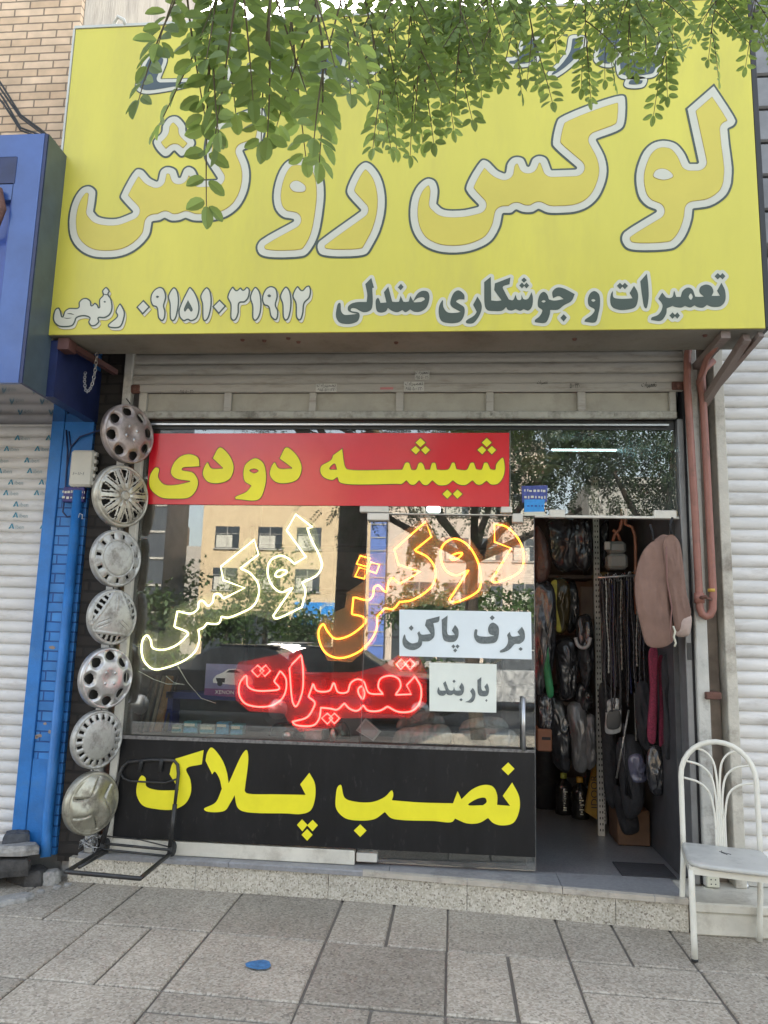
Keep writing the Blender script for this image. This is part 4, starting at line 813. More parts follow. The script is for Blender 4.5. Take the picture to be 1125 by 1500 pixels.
# red oxide gas pipe
gp=thing('gas_pipe','red oxide gas pipe running down the right jamb and turning back up','pipe',(1.5,-.1,1.7))
Yp=-.10
pl=lambda L:[gY(x,y,Yp) for x,y in L]
a=MB(); a.tube(pl([(1011,500),(1007,520),(1006.5,560),(1012,650),(1018,750),(1024,868),(1025,890),(1028,899),(1034,903),(1040,901),(1044,893),(1044.5,870),(1040,780),(1034,660),(1030,590),(1028,552),(1032,540),(1045,528)]),.0225,12); a.build('tube',m_redpipe,gp)
a=MB(); q=gY(1024.4,876,Yp); a.cyl((q.x,Yp,q.z-.03),(q.x,Yp,q.z+.03),.031,8); a.build('union_nut',m_redpipe,gp)
a=MB(); a.cyl((q.x,Yp-.02,q.z),(q.x+.02,Yp-.06,q.z+.004),.012,8); a.bar((q.x+.02,Yp-.06,q.z),(q.x+.055,Yp-.05,q.z-.012),.012,.012); a.build('valve',m_rust,gp)
a=MB(); q=gY(1043,866,Yp); a.cyl((q.x,Yp,q.z-.004),(q.x,Yp,q.z+.014),.0245,10); a.build('yellow_tape',mat('yellow_band',(.5,.32,.05),.5),gp)
a=MB(); q=gY(1042,1016,-.04); a.box(q.x-.05,q.x+.04,-.1,.05,q.z-.03,q.z+.012,.005); tag(a.build('pipe_clamp',m_rust),'dark metal clamp in the brown recess below the bend of the gas pipe','clamp')

# ------------------------------------------------------------------ hubcaps on the left jamb
m_cap=[mat('hubcap_silver_%s'%n,c,r,.65,var=.14,vscale=14,dirt=d,dcol=(.13,.11,.09),dscale=10,bump=.06,dthr=.46) for n,c,r,d in (('brown',(.34,.29,.27),.34,.6),('olive',(.42,.40,.34),.34,.6),('pale',(.43,.425,.40),.46,.7),('bright',(.48,.47,.46),.28,.5),('old',(.38,.36,.29),.36,.85))]
m_capin=mat('hubcap_hole_shade',(.035,.033,.03),.7)  # near-black colour stands in for the shade behind the hubcap holes
def hubcap(label,px_,py_,hpx,mt,fn,yaw=61,nr=46,na=192,roll=0,tiltx=0,extra=None,Y=-.21):
    c=gY(px_,py_,Y); t0=gY(px_,py_-hpx/2,Y).z; b0=gY(px_,py_+hpx/2,Y).z; Rr=(t0-b0)/2
    t=thing('hubcap',label,'hubcap',c,'hubcaps tied in a column on the left jamb')
    Rm=Matrix.Rotation(R(yaw),3,'Z')@Matrix.Rotation(R(tiltx),3,'X')
    vs=[];keep={}
    for i in range(nr+1):
        r=i/nr
        for k in range(na):
            th=2*math.pi*k/na+R(roll); z,hole=fn(r,th)
            keep[i,k]=hole
            p=Rm@Vector((Rr*r*math.cos(th),-z*Rr,Rr*r*math.sin(th))); vs.append(c+p)
    fs=[]
    for i in range(nr):
        for k in range(na):
            l=(k+1)%na
            if keep[i,k] and keep[i,l] and keep[i+1,k] and keep[i+1,l]: continue
            fs.append((i*na+k,i*na+l,(i+1)*na+l,(i+1)*na+k))
    # rolled rim
    base=nr*na; n0=len(vs)
    for k in range(na):
        th=2*math.pi*k/na+R(roll); vs.append(c+Rm@Vector((Rr*1.0*math.cos(th),.10*Rr,Rr*1.0*math.sin(th))))
    fs+=[(base+k,base+(k+1)%na,n0+(k+1)%na,n0+k) for k in range(na)]
    m=MB(); m.add(vs,fs,True); o=m.build('cover',mt,t); 
    md=o.modifiers.new('solid','SOLIDIFY'); md.thickness=.004; md.offset=-1
    m=MB(); n=40; m.add([c+Rm@Vector((Rr*.93*math.cos(2*math.pi*k/n),.12*Rr,Rr*.93*math.sin(2*math.pi*k/n))) for k in range(n)]+[c+Rm@Vector((Rr*.93*math.cos(2*math.pi*k/n),.17*Rr,Rr*.93*math.sin(2*math.pi*k/n))) for k in range(n)],[tuple(range(n)),tuple(range(n,2*n))[::-1]]+[(k,n+k,n+(k+1)%n,(k+1)%n) for k in range(n)]); m.build('hole_shade_disc',m_capin,t)  # dark disc added behind the cover so its holes read as shaded
    if extra: extra(t,c,Rm,Rr)
    return t
sst=lambda a,b,x: (lambda u:u*u*(3-2*u))(min(1,max(0,(x-a)/(b-a))))
def adist(th,n,ph=0): 
    u=(th-ph)*n/(2*math.pi); return abs(u-round(u))*2*math.pi/n
def dome(r,h=.30): return h*math.sqrt(max(0,1-(.94*r)**2))-.02+ (.03 if r>.95 else 0)
def f_holes(n,ph,rc,rad,ecc=1.0):
    def f(r,th):
        d=math.hypot((r-rc),r*adist(th,n,ph)*ecc); z=dome(r,.26)
        z-= .05*(1-sst(rad*.95,rad*1.45,d))
        z-= .05*(1-sst(.0,.36,r))+0
        return z, d<rad*(1.0 if r<rc else 1.05)
    return f
def bolts(n,rb,ph):
    def ex(t,c,Rm,Rr):
        for k in range(n):
            a=2*math.pi*k/n+ph; m=MB(); prof=[(0,.26),(.055,.25),(.075,.22),(.085,.12)]
            vs=[];seg=14
            for r_,h_ in prof:
                for j in range(seg):
                    b=2*math.pi*j/seg; vs.append(c+Rm@Vector((Rr*(rb*math.cos(a)+r_*math.cos(b)),-Rr*h_,Rr*(rb*math.sin(a)+r_*math.sin(b)))))
            m.add(vs,[(i*seg+j,i*seg+(j+1)%seg,(i+1)*seg+(j+1)%seg,(i+1)*seg+j) for i in range(3) for j in range(seg)],True); m.build('wheel_nut',m_steel,t)
    return ex
hubcap('brownish eight-hole hubcap with four nuts, topmost of the column',187,636,83,m_cap[0],f_holes(8,.25,.755,.165,.9),extra=bolts(4,.24,.5))
def f_spokes(r,th):
    a=adist(th,10,.1); u=a*10/math.pi            # 0 on a spoke axis, 1 between spokes
    z=dome(r,.24)+.03*(1-sst(.55,.75,u))*sst(.15,.3,r)*(1-sst(.85,.95,r))
    slit=abs(a-.115/max(r,.2)*.75)<.028/max(r,.3) and .40<r<.86
    gap=a*r>(.135) and .58<r<.86
    if r<.14: z+=.035
    if .14<=r<.17: z-=.02
    return z,(slit or gap)
hubcap('many-spoked grey hubcap with a round centre badge, second from the top',177,727,89,m_cap[1],f_spokes,yaw=61)
def f_disc(r,th):
    z=dome(r,.20); z=min(z,.165) if r<.62 else z
    if .60<r<.65: z-=.02
    a=adist(th,11,.2)
    return z-(.03*(1-sst(.05,.16,a*r)) if .68<r<.9 else 0), (.68<r<.88 and a*r<.05+.13*(r-.68))
hubcap('smooth flat-centred pale hubcap with small slots round its rim, third from the top',170,818,82,m_cap[2],f_disc)
def f_tri(r,th):
    a=adist(th,3,R(25)); z=dome(r,.26)
    x=r*math.cos(a); sag=.60; inwin= x>sag and r<.90                      # three wide windows
    z+=.02*(1-sst(.0,.06,abs(x-sag))) 
    bar=abs(r*math.sin((th-R(25))-round((th-R(25))*3/(2*math.pi))*2*math.pi/3))
    rib=min(abs(bar-.0),abs(bar-.22),abs(bar-.44))<.035
    groove=.015 if abs(adist(th,3,R(85))*r-.07)<.012 and .25<r<.8 else 0
    return z-groove, (inwin and not rib and x>sag+.05)
hubcap('grey hubcap shaped like a broad triangle with ribbed openings, fourth from the top',164,904,80,m_cap[2],f_tri,yaw=61)
hubcap('silver eight-hole hubcap with four bright nuts and a chipped rim, fifth from the top',155,993,88,m_cap[3],f_holes(8,.0,.745,.165,.85),yaw=61,extra=bolts(4,.25,.75))
def f_vents(r,th):
    a=adist(th,19,.1); z=dome(r,.20); z=min(z,.17) if r<.64 else z
    return z-(.02*(1-sst(.04,.12,a*r)) if .66<r<.92 else 0), (.68<r<.88 and a*r<.062*(1.3-.4*r)+.004)
hubcap('dull grey hubcap with plain centre and many small rim vents, second from bottom',142,1083,85,m_cap[2],f_vents,yaw=61)
def f_blade(r,th):
    s=3; a=(th+.9*r)*s; z=dome(r,.34)+.05*math.cos(a)*sst(.1,.5,r)*(1-sst(.8,.95,r))
    sl=adist(th+.35*r,3,R(200)); 
    return z-.05*(1-sst(.0,.09,abs(sl*r-.30)))*(1 if .35<r<.85 else 0), (abs(sl*r-.30)<.03 and .45<r<.8)
hubcap('worn olive hubcap with swirling blades, lowest of the column behind the hand truck',133,1176,91,m_cap[4],f_blade,yaw=61,tiltx=0)
# ties between the hubcaps
tw_=MB()
for x,y in ((182,680),(172,774),(165,860),(160,946),(148,1039),(136,1129),(190,592)):
    tw_.tube([gY(x-5,y-8,-.10),gY(x,y-2,-.12),gY(x+3,y+8,-.11)],.004,6)
tag(tw_.build('binding_wire',m_cable),'black binding wire holding the column of hubcaps to the jamb','wire')
cr=MB()
random.seed(3)
for k in range(26):
    c=gY(132+random.uniform(-9,9),1236+random.uniform(-9,9),-.08); cr.tube([c+Vector((random.uniform(-.04,.04),random.uniform(-.03,.03),random.uniform(-.03,.03))) for _ in range(4)],.003,5)
tag(cr.build('crumpled_wire',m_steel),'crumpled clear plastic and wire on the step under the lowest hubcap','litter')

# ------------------------------------------------------------------ white metal chair
m_wh=mat('chipped_white_enamel',(.66,.64,.56),.38,var=.06,dirt=.75,dcol=(.24,.15,.08),dscale=20,bump=.05,dthr=.60)
m_seat=mat('pale_grey_seat_vinyl',(.47,.465,.43),.4,var=.1,dirt=.35,dcol=(.2,.19,.17),dscale=8,bump=.06,bscale=12)
ct=thing('metal_chair','white tubular metal chair with fan back standing on the paving by the right jamb','chair',(1.39,-.5,0))
BLb=Vector((1.236,-.274,0)); BRb=Vector((1.600,-.377,0)); FL=Vector((1.184,-.684,0)); FR=FL+(BRb-BLb)*1.02+Vector((.01,-.0,0))
ez=Vector((0,0,1)); bk=(BLb-FL).normalized()*1.0
BLs=gY(1001,1240,-.28); BRs=BLs+(BRb-BLb); BRs.z=BLs.z
dirx=(BRb-BLb); wdt=dirx.length; dirx=dirx.normalized(); perp=Vector((-dirx.y,dirx.x,0))
lean=perp*.055
topc=gY(1045,1088,-.33)
def bp(u,z):                                   # point on the leaning back plane: u across 0..1, z height
    base=BLs*(1-u)+BRs*u; k=(z-BLs.z)/.57; return Vector((base.x,base.y,z))+lean*k
zt=topc.z; rad=wdt/2; zs=zt-rad*1.02
def legpts(b,s,n=4): return [b*(1-i/n)+s*(i/n) for i in range(n+1)]
hoop=[bp(0,BLs.z-.02)]+[bp(0,BLs.z+(zs-BLs.z)*k/5) for k in range(1,6)]+[bp(.5-.5*math.cos(math.pi*k/14),zs+(zt-zs)*math.sin(math.pi*k/14)) for k in range(1,14)]+[bp(1,BLs.z+(zs-BLs.z)*k/5) for k in range(5,0,-1)]+[bp(1,BLs.z-.02)]
a=MB(); a.tube(hoop,.0145,12); a.build('back_frame',m_wh,ct)
for b,s in ((BLb,bp(0,BLs.z-.01)),(BRb,bp(1,BLs.z-.01))):
    a=MB(); a.tube(legpts(b+ez*.004,s),.0145,12); a.build('leg',m_wh,ct)
FLs=FL+ez*(BLs.z-.015)+(BLb-FL)*.03; FRs=FR+ez*(BLs.z-.015)+(BLb-FL)*.03
for b,s in ((FL,FLs),(FR,FRs)):
    a=MB(); a.tube(legpts(b+ez*.004,s),.0155,12); o=a.build('leg',m_wh,ct)
    f=MB(); f.cyl(b,b+ez*.012,.0165,12); f.build('foot_cap',m_rubber,o)
a=MB()
for p,q in ((FLs,FRs),(FLs,bp(0,BLs.z-.015)),(FRs,bp(1,BLs.z-.015)),(bp(0,BLs.z-.015),bp(1,BLs.z-.015))): a.bar(p,q,.02,.035)
a.build('seat_frame',m_wh,ct)
# fan of thin rods
cu_=.5
for k,(uo,zr,ub) in enumerate(((.02,.64,.44),(.06,.80,.465),(.20,.93,.49),(.80,.93,.515),(.94,.80,.54),(.98,.64,.565))):
    h=lambda f: BLs.z+(zt-BLs.z)*f
    us=ub; e=[(ub,.0),(ub,.25),(ub+(uo-ub)*.02,zr-.30),(ub+(uo-ub)*.16,zr-.12),(ub+(uo-ub)*.48,zr-.035),(uo,zr)]
    q=spline([(x,y,0) for x,y in e],False,5); a=MB(); a.tube([bp(x,h(y)) for x,y in q],.0062,8); a.build('back_rod',m_wh,ct)
# seat pad with clipped rounded corners
sp=MB(); fl_,fr_=FLs-(BLb-FL)*.05,FRs-(BLb-FL)*.05
def seatp(u,v,z):
    p=(fl_*(1-u)+fr_*u)*(1-v)+(bp(0,BLs.z)*(1-u)+bp(1,BLs.z)*u)*v; return Vector((p.x,p.y,z))
out=[(.1,0),(.5,-.03),(.9,0),(1.0,.1),(1.02,.5),(1.0,.97),(.97,1.0),(.5,1.0),(.03,1.0),(0,.97),(-.02,.5),(0,.1)]
out=[tuple(p) for p in spline([(x,y,0) for x,y in out],True,3)]
zb=BLs.z+.001; lay=[(1.0,zb),(1.03,zb+.006),(1.03,zb+.016),(1.0,zb+.022),(.9,zb+.0245),(.5,zb+.0255),(.02,zb+.0255)]
vs=[];N=len(out)
for s_,z_ in lay: vs+=[seatp(.5+(u-.5)*s_,.5+(v-.5)*s_,z_) for u,v in out]
fs=[(i*N+k,i*N+(k+1)%N,(i+1)*N+(k+1)%N,(i+1)*N+k) for i in range(len(lay)-1) for k in range(N)]+[tuple(range(N))[::-1],tuple((len(lay)-1)*N+k for k in range(N))]
sp.add(vs,fs,True); so2=sp.build('seat',m_seat,ct)
a=MB(); p=seatp(.42,.55,zb+.041)
a.tube([seatp(.46,.72,zb+.026),seatp(.44,.62,zb+.0265),seatp(.50,.55,zb+.0265)],.002,5); a.tube([seatp(.42,.66,zb+.026),seatp(.55,.58,zb+.0265)],.0016,5); a.build('seat_tear',inkm,so2)

# ------------------------------------------------------------------ folding hand truck
ht=thing('hand_truck','black folding hand truck leaning on the shop window with its base on the step','hand truck',(-1.85,-.2,.19))
tl=gY(176,1130,-.055); trr=gY(262,1128,-.055); bl=gY(150,1240,-.12); br=gY(249,1243,-.12)
bl.z=br.z=.245
yt=-.055
def on(u,v): p=(tl*(1-u)+trr*u)*(1-v)+(bl*(1-u)+br*u)*v; return p
a=MB(); a.tube([on(0,.52),on(0,.25),on(0,.06),on(.03,-.06),on(.10,-.13),on(.5,-.15),on(.9,-.13),on(.97,-.07),on(1,.05),on(1,.25),on(1,.52)],.0105,10); a.build('handle',m_black,ht)
for u in (0,1):
    a=MB(); a.tube([on(u,.45),on(u,.7),on(u,1.0)],.0145,10); a.build('side_post',m_black,ht)
    a=MB(); a.lathe([(0,.016),(.036,.016),(.042,.010),(.042,-.010),(.036,-.016),(0,-.016)],(on(u,1).x+(.0 if u else .0),-.085,.225),20,'X'); a.build('wheel',m_rubber,ht)
a=MB(); a.tube([on(.02,.02),on(.08,.1),on(.2,.14),on(.8,.17),on(.98,.12)],.006,8); a.build('cross_bar',m_black,ht)
for u in (.33,.68): 
    a=MB(); a.tube([on(u,-.15),on(u,-.11),on(u,.02)],[.016,.014,.010],8); a.build('clip',m_rubber,ht)
a=MB(); a.tube([on(.02,.90),on(.4,.92),on(.55,.93),on(.98,1.0)],.004,6); a.tube([on(.0,1.0),on(1,1.04)],.008,8); a.tube([on(.0,1.08),on(1,1.12)],.007,8); a.build('cross_bar',m_black,ht)
P1=gZ(97,1277,.20); P2=gZ(205,1287,.20); P0=on(0,1.0); P3=on(1,1.0); P0.z=P3.z=.205
a=MB(); a.tube([P0,P0*.6+P1*.4,P1+(P0-P1)*.06,P1,P1+(P2-P1)*.05,P1*.5+P2*.5,P2-(P2-P1)*.06,P2,P2+(P3-P2)*.08,P2*.5+P3*.5,P3],.0125,10); a.build('base_plate',m_black,ht)
a=MB(); a.tube([P0*.9+P3*.1+Vector((0,-.02,0)),P1*.8+P0*.2+Vector((.03,0,0))],.009,8); a.build('base_plate_brace',m_black,ht)

# ------------------------------------------------------------------ broken kerb stones at the left corner
random.seed(11)
m_rub=mat('grey_broken_stone',(.19,.185,.18),.9,var=.4,bump=.4,dirt=.6,dcol=(.06,.055,.05),dscale=6)
import bmesh
def rock(label,c,s,m=None,cat='stone',name='broken_stone',tilt=.12):
    # angular broken slab: jagged outline, uneven top, chipped rim
    n=13; A=[]; 
    for k in range(n):
        a=2*math.pi*k/n+random.uniform(-.18,.18); q=1/max(abs(math.cos(a)),abs(math.sin(a)))**.7; A.append((math.cos(a)*s[0]*q*random.uniform(.72,1.0),math.sin(a)*s[1]*q*random.uniform(.72,1.0)))
    mb=MB(); vs=[];L_=((1.0,-1),(1.05,-.2),(1.0,.55),(.9,.9),(.5,1.0))
    for f,z in L_: vs+=[(x*f*random.uniform(.95,1.04),y*f*random.uniform(.95,1.04),s[2]*(z+random.uniform(-.16,.16))) for x,y in A]
    vs.append((0,0,s[2]*1.02)); fs=[tuple(range(n))[::-1]]
    for i in range(len(L_)-1): fs+=[(i*n+k,i*n+(k+1)%n,(i+1)*n+(k+1)%n,(i+1)*n+k) for k in range(n)]
    fs+=[(4*n+k,4*n+(k+1)%n,5*n) for k in range(n)]
    mb.add(vs,fs); o=mb.build(name,m or m_rub,None,smooth=False); o.location=c; o.rotation_euler=(random.uniform(-tilt,tilt),random.uniform(-tilt,tilt),random.uniform(-.7,.7)); return tag(o,label,cat,'broken stones by the blue pillar')
m_rub=mat('pale_broken_stone',(.30,.29,.27),.9,var=.35,bump=.4,dirt=.7,dcol=(.06,.055,.05),dscale=9)
m_rubd=mat('black_grime_stone',(.05,.047,.044),.9,var=.6,vscale=12,bump=.4)
rock('pale broken slab, uppermost of the broken stones left of the step',gY(12,1243,-.16),(.19,.10,.028),m_rub)
rock('dark lump of rubble lying on the pale slab at the left edge',gY(24,1227,-.10),(.085,.06,.035),mat('dark_rubble',(.07,.075,.085),.8,var=.5,vscale=9,bump=.3))
rock('small pale broken stone beside the left end of the step',gZ(70,1286,.03),(.075,.06,.04),m_rub)
rock('flat dusty broken piece nearest the camera at the left edge',gZ(18,1318,.008),(.13,.07,.018),m_rub,tilt=.04)
rock('dark broken stone in the gap under the blue pillar',gZ(42,1284,.03),(.14,.09,.05),m_rubd)
rock('dark flat chunk under the uppermost pale slab',gY(8,1268,-.20),(.16,.09,.045),m_rubd)
for k,(x,y) in enumerate(((60,1306),(84,1300),(35,1313),(100,1296))): rock(['tiny chip of stone by the foot of the dark broken stone','tiny chip of stone at the corner of the step','tiny chip of stone beside the flat dusty piece','tiny chip of stone touching the step front'][k],gZ(x,y,.008),(.024,.018,.01),m_rub)
a=MB(); a.box(-7,-2.70,-.28,.12,-.02,.13,.02); tag(a.build('neighbour_step',mat('worn_grey_step',(.12,.115,.11),.9,var=.3,bump=.3,dirt=.6,dcol=(.05,.045,.04),dscale=4)),'worn grey step below the white shutter at the left edge','step')
# ------------------------------------------------------------------ goods inside the shop
from mathutils import noise
random.seed(21)
def puff(mb,out,Y,T,wr=.0,sc=7,rings=14,seed=0,flat=1.0,vz=.55,closed=True):
    """soft filled shape with real thickness from an outline given in photo pixels at depth Y"""
    q=spline([(x,y,0) for x,y in out],True,9); P=[gY(x,y,Y) for x,y in q]; c=sum(P,Vector())/len(P); N=len(P)
    vs=[];rows=[]
    for side in (-1,1):
        for i in range(rings+1):
            s=math.sin(math.pi/2*i/rings); h=T*math.sqrt(max(0,1-s*s))**flat
            row=[]
            for p in P:
                d=c+(p-c)*s; w_=wr*(noise.noise(Vector((d.x*sc,seed,d.z*sc*vz)))+.9*(.35-abs(noise.noise(Vector((d.x*sc*2.2,seed+9,d.z*sc*2.2*vz)))))+.3*(.35-abs(noise.noise(Vector((d.x*sc*5,seed+5,d.z*sc*5.5*vz)))))) if wr else 0
                row.append(len(vs)); vs.append((d.x,Y+side*(h+w_*(.2+h/T)),d.z))
            rows.append(row)
    fs=[]
    for side in (0,1):
        for i in range(rings):
            a=rows[side*(rings+1)+i];b=rows[side*(rings+1)+i+1]
            for k in range(N):
                l=(k+1)%N; f=(a[k],b[k],b[l],a[l]); fs.append(f if side else f[::-1])
    a=rows[rings];b=rows[2*rings+1]
    for k in range(N): l=(k+1)%N; fs.append((a[k],b[k],b[l],a[l]))
    mb.add(vs,fs,True); return c
def plast(name,col,rough=.18,st=.5,sc=22,stretch=(1,1,.45)):
    m=mat(name,col,rough,var=.4,vscale=12,bump=st,bscale=sc,coat=.6,stretch=stretch); m.node_tree.nodes['Principled BSDF'].inputs['Coat Roughness'].default_value=.06; return m
m_pb=plast('black_shrink_wrap',(.028,.028,.03),.22,.55,16,(1.5,1,.3)); m_pg=plast('grey_shrink_wrap',(.12,.12,.12),.25,.5,18,(1.5,1,.3)); m_pc=plast('clear_plastic_grey',(.20,.20,.19),.25,.6,20,(1.5,1,.4))
m_cloth=mat('black_cloth',(.02,.02,.022),.9,var=.4,bump=.3)
def goods(name,label,cat,out,Y,T,m,wr=.012,sc=9,extra=None,group=None,part=None):
    a=MB(); c=puff(a,out,Y,T,wr,sc,seed=random.uniform(0,90))
    if part:
        t=thing(name,label,cat,c,group); o=a.build(part,m,t); return t
    return tag(a.build(name,m),label,cat,group)
goods('wrapped_seat_cover','black seat cover in shiny plastic hanging at the top left of the doorway','seat cover',[(800,765),(830,758),(858,770),(862,800),(852,830),(825,838),(808,822),(802,790)],.95,.10,m_pb,.03,10)
goods('wrapped_seat_cover','dark brown seat cover hanging at the left edge of the doorway','seat cover',[(786,770),(800,790),(806,830),(800,850),(787,852)],.75,.06,mat('dark_brown_leather',(.06,.03,.022),.4,var=.4,bump=.3),.015)
goods('wrapped_seat_cover','black and yellow striped seat cover in plastic above the green bundle','seat cover',[(806,850),(818,846),(832,852),(836,890),(828,926),(815,928),(808,895)],1.0,.07,plast('brown_shrink_wrap',(.06,.045,.02),.2,.8),.025)
a=MB(); puff(a,[(808,852),(815,850),(814,875),(818,905),(822,925),(816,925),(810,895)],.92,.02,.006); tag(a.build('yellow_strip',mat('yellow_fabric',(.34,.29,.03),.6,var=.5,vscale=20)),'yellow strip hanging on the striped seat cover','strip')
goods('wrapped_seat_cover','long black seat cover in crinkled plastic below the white hook handle','seat cover',[(815,940),(838,935),(846,955),(846,990),(838,1022),(822,1024),(815,985)],.95,.09,m_pb,.03,12)
goods('wrapped_seat_cover','tall grey plastic wrapped bundle leaning above the yellow carton','seat cover',[(832,1032),(850,1028),(862,1060),(864,1110),(856,1132),(842,1128),(836,1080)],1.0,.07,m_pg,.02,10)
goods('wrapped_seat_cover','black bundle of covers filling the left side of the doorway','seat cover',[(786,850),(808,856),(815,900),(812,960),(800,1010),(787,1020)],.8,.07,m_pb,.03,11)
goods('wrapped_seat_cover','dark bundle of covers behind the grey wrapped bundle','seat cover',[(800,1015),(830,1022),(838,1080),(832,1132),(812,1120),(802,1060)],1.1,.09,m_pb,.03,9)
goods('green_bag','dark green fabric bag hanging beside the black bundle','bag',[(795,948),(802,944),(806,975),(810,1020),(804,1022),(797,990)],.74,.03,mat('green_fabric',(.02,.16,.06),.7,var=.4),.008)
a=MB(); q=spline([(843,934,0),(846,944,0),(853,949,0),(861,946,0),(865,934,0)],False,5); a.tube([gY(x,y,.82) for x,y in q],.013,8); tag(a.build('hook_handle',mat('pale_grey_plastic',(.34,.34,.33),.5)),'pale grey curved handle hanging in the middle of the doorway','handle')
a=MB(); A=gY(825,930,1.35);B=gY(872,850,1.35); a.box(A.x,B.x,1.3,1.6,A.z,B.z,.01); tag(a.build('brown_carton',mat('brown_card',(.13,.08,.05),.8,var=.3)),'brown carton on the shelf behind the striped seat cover','box')
a=MB(); A=gY(851,906,1.28);B=gY(872,860,1.28); a.prism([(A.x,A.z),(B.x+.02,A.z),(B.x+.02,B.z),(A.x,B.z)],1.26,1.285); tag(a.build('cardboard_sheet',mat('pale_card',(.19,.15,.125),.8,var=.2)),'pale cardboard sheet standing in front of the brown carton','cardboard')
for k,(o,lbl) in enumerate((([(838,762),(858,758),(866,775),(868,815),(860,836),(845,830)],'black wrapped bundle beside the steel post at the top of the doorway'),([(846,905),(862,900),(870,930),(868,985),(858,1010),(848,980)],'black wrapped bundle beside the steel post below the cardboard sheet'),([(790,1018),(806,1016),(812,1050),(808,1085),(794,1090),(788,1060)],'black wrapped bundle above the orange brown box'),([(855,1050),(868,1046),(873,1080),(872,1120),(862,1128)],'narrow dark bundle beside the steel post above the yellow carton'),([(846,1000),(862,1004),(868,1030),(855,1046),(842,1030)],'small black bundle below the white hook handle'),([(880,770),(890,762),(890,800),(884,830),(878,815)],'black wrapped packet between the steel post and the gas meter'),([(934,1000),(948,1000),(952,1060),(950,1100),(938,1090)],'dark bundle hanging beside the magenta net'),([(826,858),(840,850),(848,880),(846,915),(834,928),(826,900)],'black wrapped bundle right of the yellow strip'))):
    goods('wrapped_bundle',lbl,'bundle',o,.9+.03*k if k not in (6,) else .5,.06,[m_pb,m_pb,m_pb,m_pg,m_pb,m_pb,m_cloth,m_pb][k],.03,13)
# slotted steel post of the rack, shelves
rk=thing('storage_rack','slotted steel rack holding goods inside the doorway','rack',gY(875,1195,1.0))
A=gY(873,756,1.0);
m_slot=mat('galvanised_slotted',(.42,.41,.37),.45,.3,var=.1,dirt=.4,dscale=8)
zt_=2.75; x_=A.x
pb=gY(881,1203,1.0).x
a=MB(); a.box(pb-.022,pb+.022,1.0,1.004,.17,zt_); a.box(pb-.022,pb-.018,1.004,1.04,.17,zt_); a.build('post',m_slot,rk)
a=MB()
for k in range(64):
    z=.2+k*.04
    for dx in (-.008,.010): a.box(pb+dx-.004,pb+dx+.004,.9985,.9995,z,z+.016)
a.build('slot_holes',m_dark,rk)
m_shelf=mat('brown_shelf_board',(.035,.024,.018),.7,var=.3)
for px_,py_,x0_ in ((840,842,-.1),(840,1028,-.1),(905,838,.9)):
    z=gY(px_,py_,1.05).z; a=MB(); a.box(.45 if x0_<0 else pb+.025,pb-.03 if x0_<0 else 1.34,1.05,1.55,z-.03,z,.004); a.build('shelf',m_shelf if x0_<0 else mat('ochre_board',(.22,.14,.05),.7),rk)
# gas meter and its copper coloured pipes
gm=thing('gas_meter','grey gas meter with red oxide pipes high in the doorway','gas meter',gY(903,833,.7))
A=gY(889,834,.7);B=gY(917,794,.7)
a=MB(); a.box(A.x,B.x,.64,.78,A.z,A.z+(B.z-A.z)*.55,.02); a.box(A.x+.006,B.x-.006,.65,.77,A.z+(B.z-A.z)*.57,B.z,.02); a.build('body',mat('meter_grey',(.20,.205,.19),.5,var=.1),gm)
a=MB(); p=gY(889,800,.66); a.box(p.x-.02,p.x+.02,.63,.66,p.z-.03,p.z+.03,.006); a.build('dial_cover',mat('meter_dial',(.3,.3,.27),.4),gm)
pr=mat('copper_brown_paint',(.28,.11,.06),.45,var=.2)
for L in ([(898,794),(900,784),(908,775),(911,765),(911,745)],[(909,794),(905,783),(898,776)],[(916,745),(916,768),(926,772),(930,785),(931,800),(931,860),(932,900)]):
    a=MB(); a.tube([gY(x,y,.70) for x,y in L],.012,8); a.build('pipe',pr,gm)
# hanging trim strips
m_trims=[mat('dark_chrome_trim',(.07,.07,.075),.28,.7,var=.7,vscale=90,stretch=(1,1,.5)),mat('black_beaded_trim',(.022,.022,.024),.3,.2,var=.6,vscale=120),mat('silver_bead',(.30,.29,.26),.35,.6,var=.5,vscale=70),mat('navy_trim',(.02,.025,.08),.4,.1,var=.5,vscale=60)]
bases={}
def strip_proto(mt,L,r,i):
    t=thing('beaded_strip','dark glittering trim strip hanging in the bunch beside the steel post','trim strip',(0,0,0),'trim strips hanging in a bunch in the doorway')
    n=int(L/.012); pts=[(.004*math.sin(k*.13+i),.003*math.cos(k*.2+i),-L*k/n) for k in range(n+1)]; rr=[r*(1+.35*math.sin(k*1.9)) for k in range(n+1)]
    a=MB(); a.tube(pts,rr,6); a.build('strip',mt,t); h=MB(); h.tube([(0,0,0),(0,0,.03),(.012,0,.045),(.02,0,.03)],.002,5); h.build('hook',m_steel,t); return t
protos=[strip_proto(m_trims[k%4],L,.0065,k) for k,L in enumerate((.72,.85,.62,.78))]
used=set()
lab=['dark chrome trim strip hanging in the bunch beside the steel post','black beaded trim strip hanging in the bunch beside the steel post','silver trim strip hanging in the bunch beside the steel post','navy trim strip hanging in the bunch beside the steel post']
for k in range(24):
    j=[0,1,1,2,0,1,3,1][k%8]; p=gY(879+k*2.75+random.uniform(-1,1),848+random.uniform(-4,10),.62+random.uniform(-.1,.14))
    if j not in used: used.add(j); o=protos[j]; o.location=p
    else: o=copy_thing(protos[j],p)
    o['label']=lab[j]
    o.rotation_euler=(random.uniform(-.02,.02),random.uniform(-.03,.03),random.uniform(0,6))
a=MB(); a.cyl(gY(876,846,.62),gY(950,842,.62),.008,8); tag(a.build('hanging_rail',m_steel),'thin steel rail carrying the bunch of trim strips','rail')
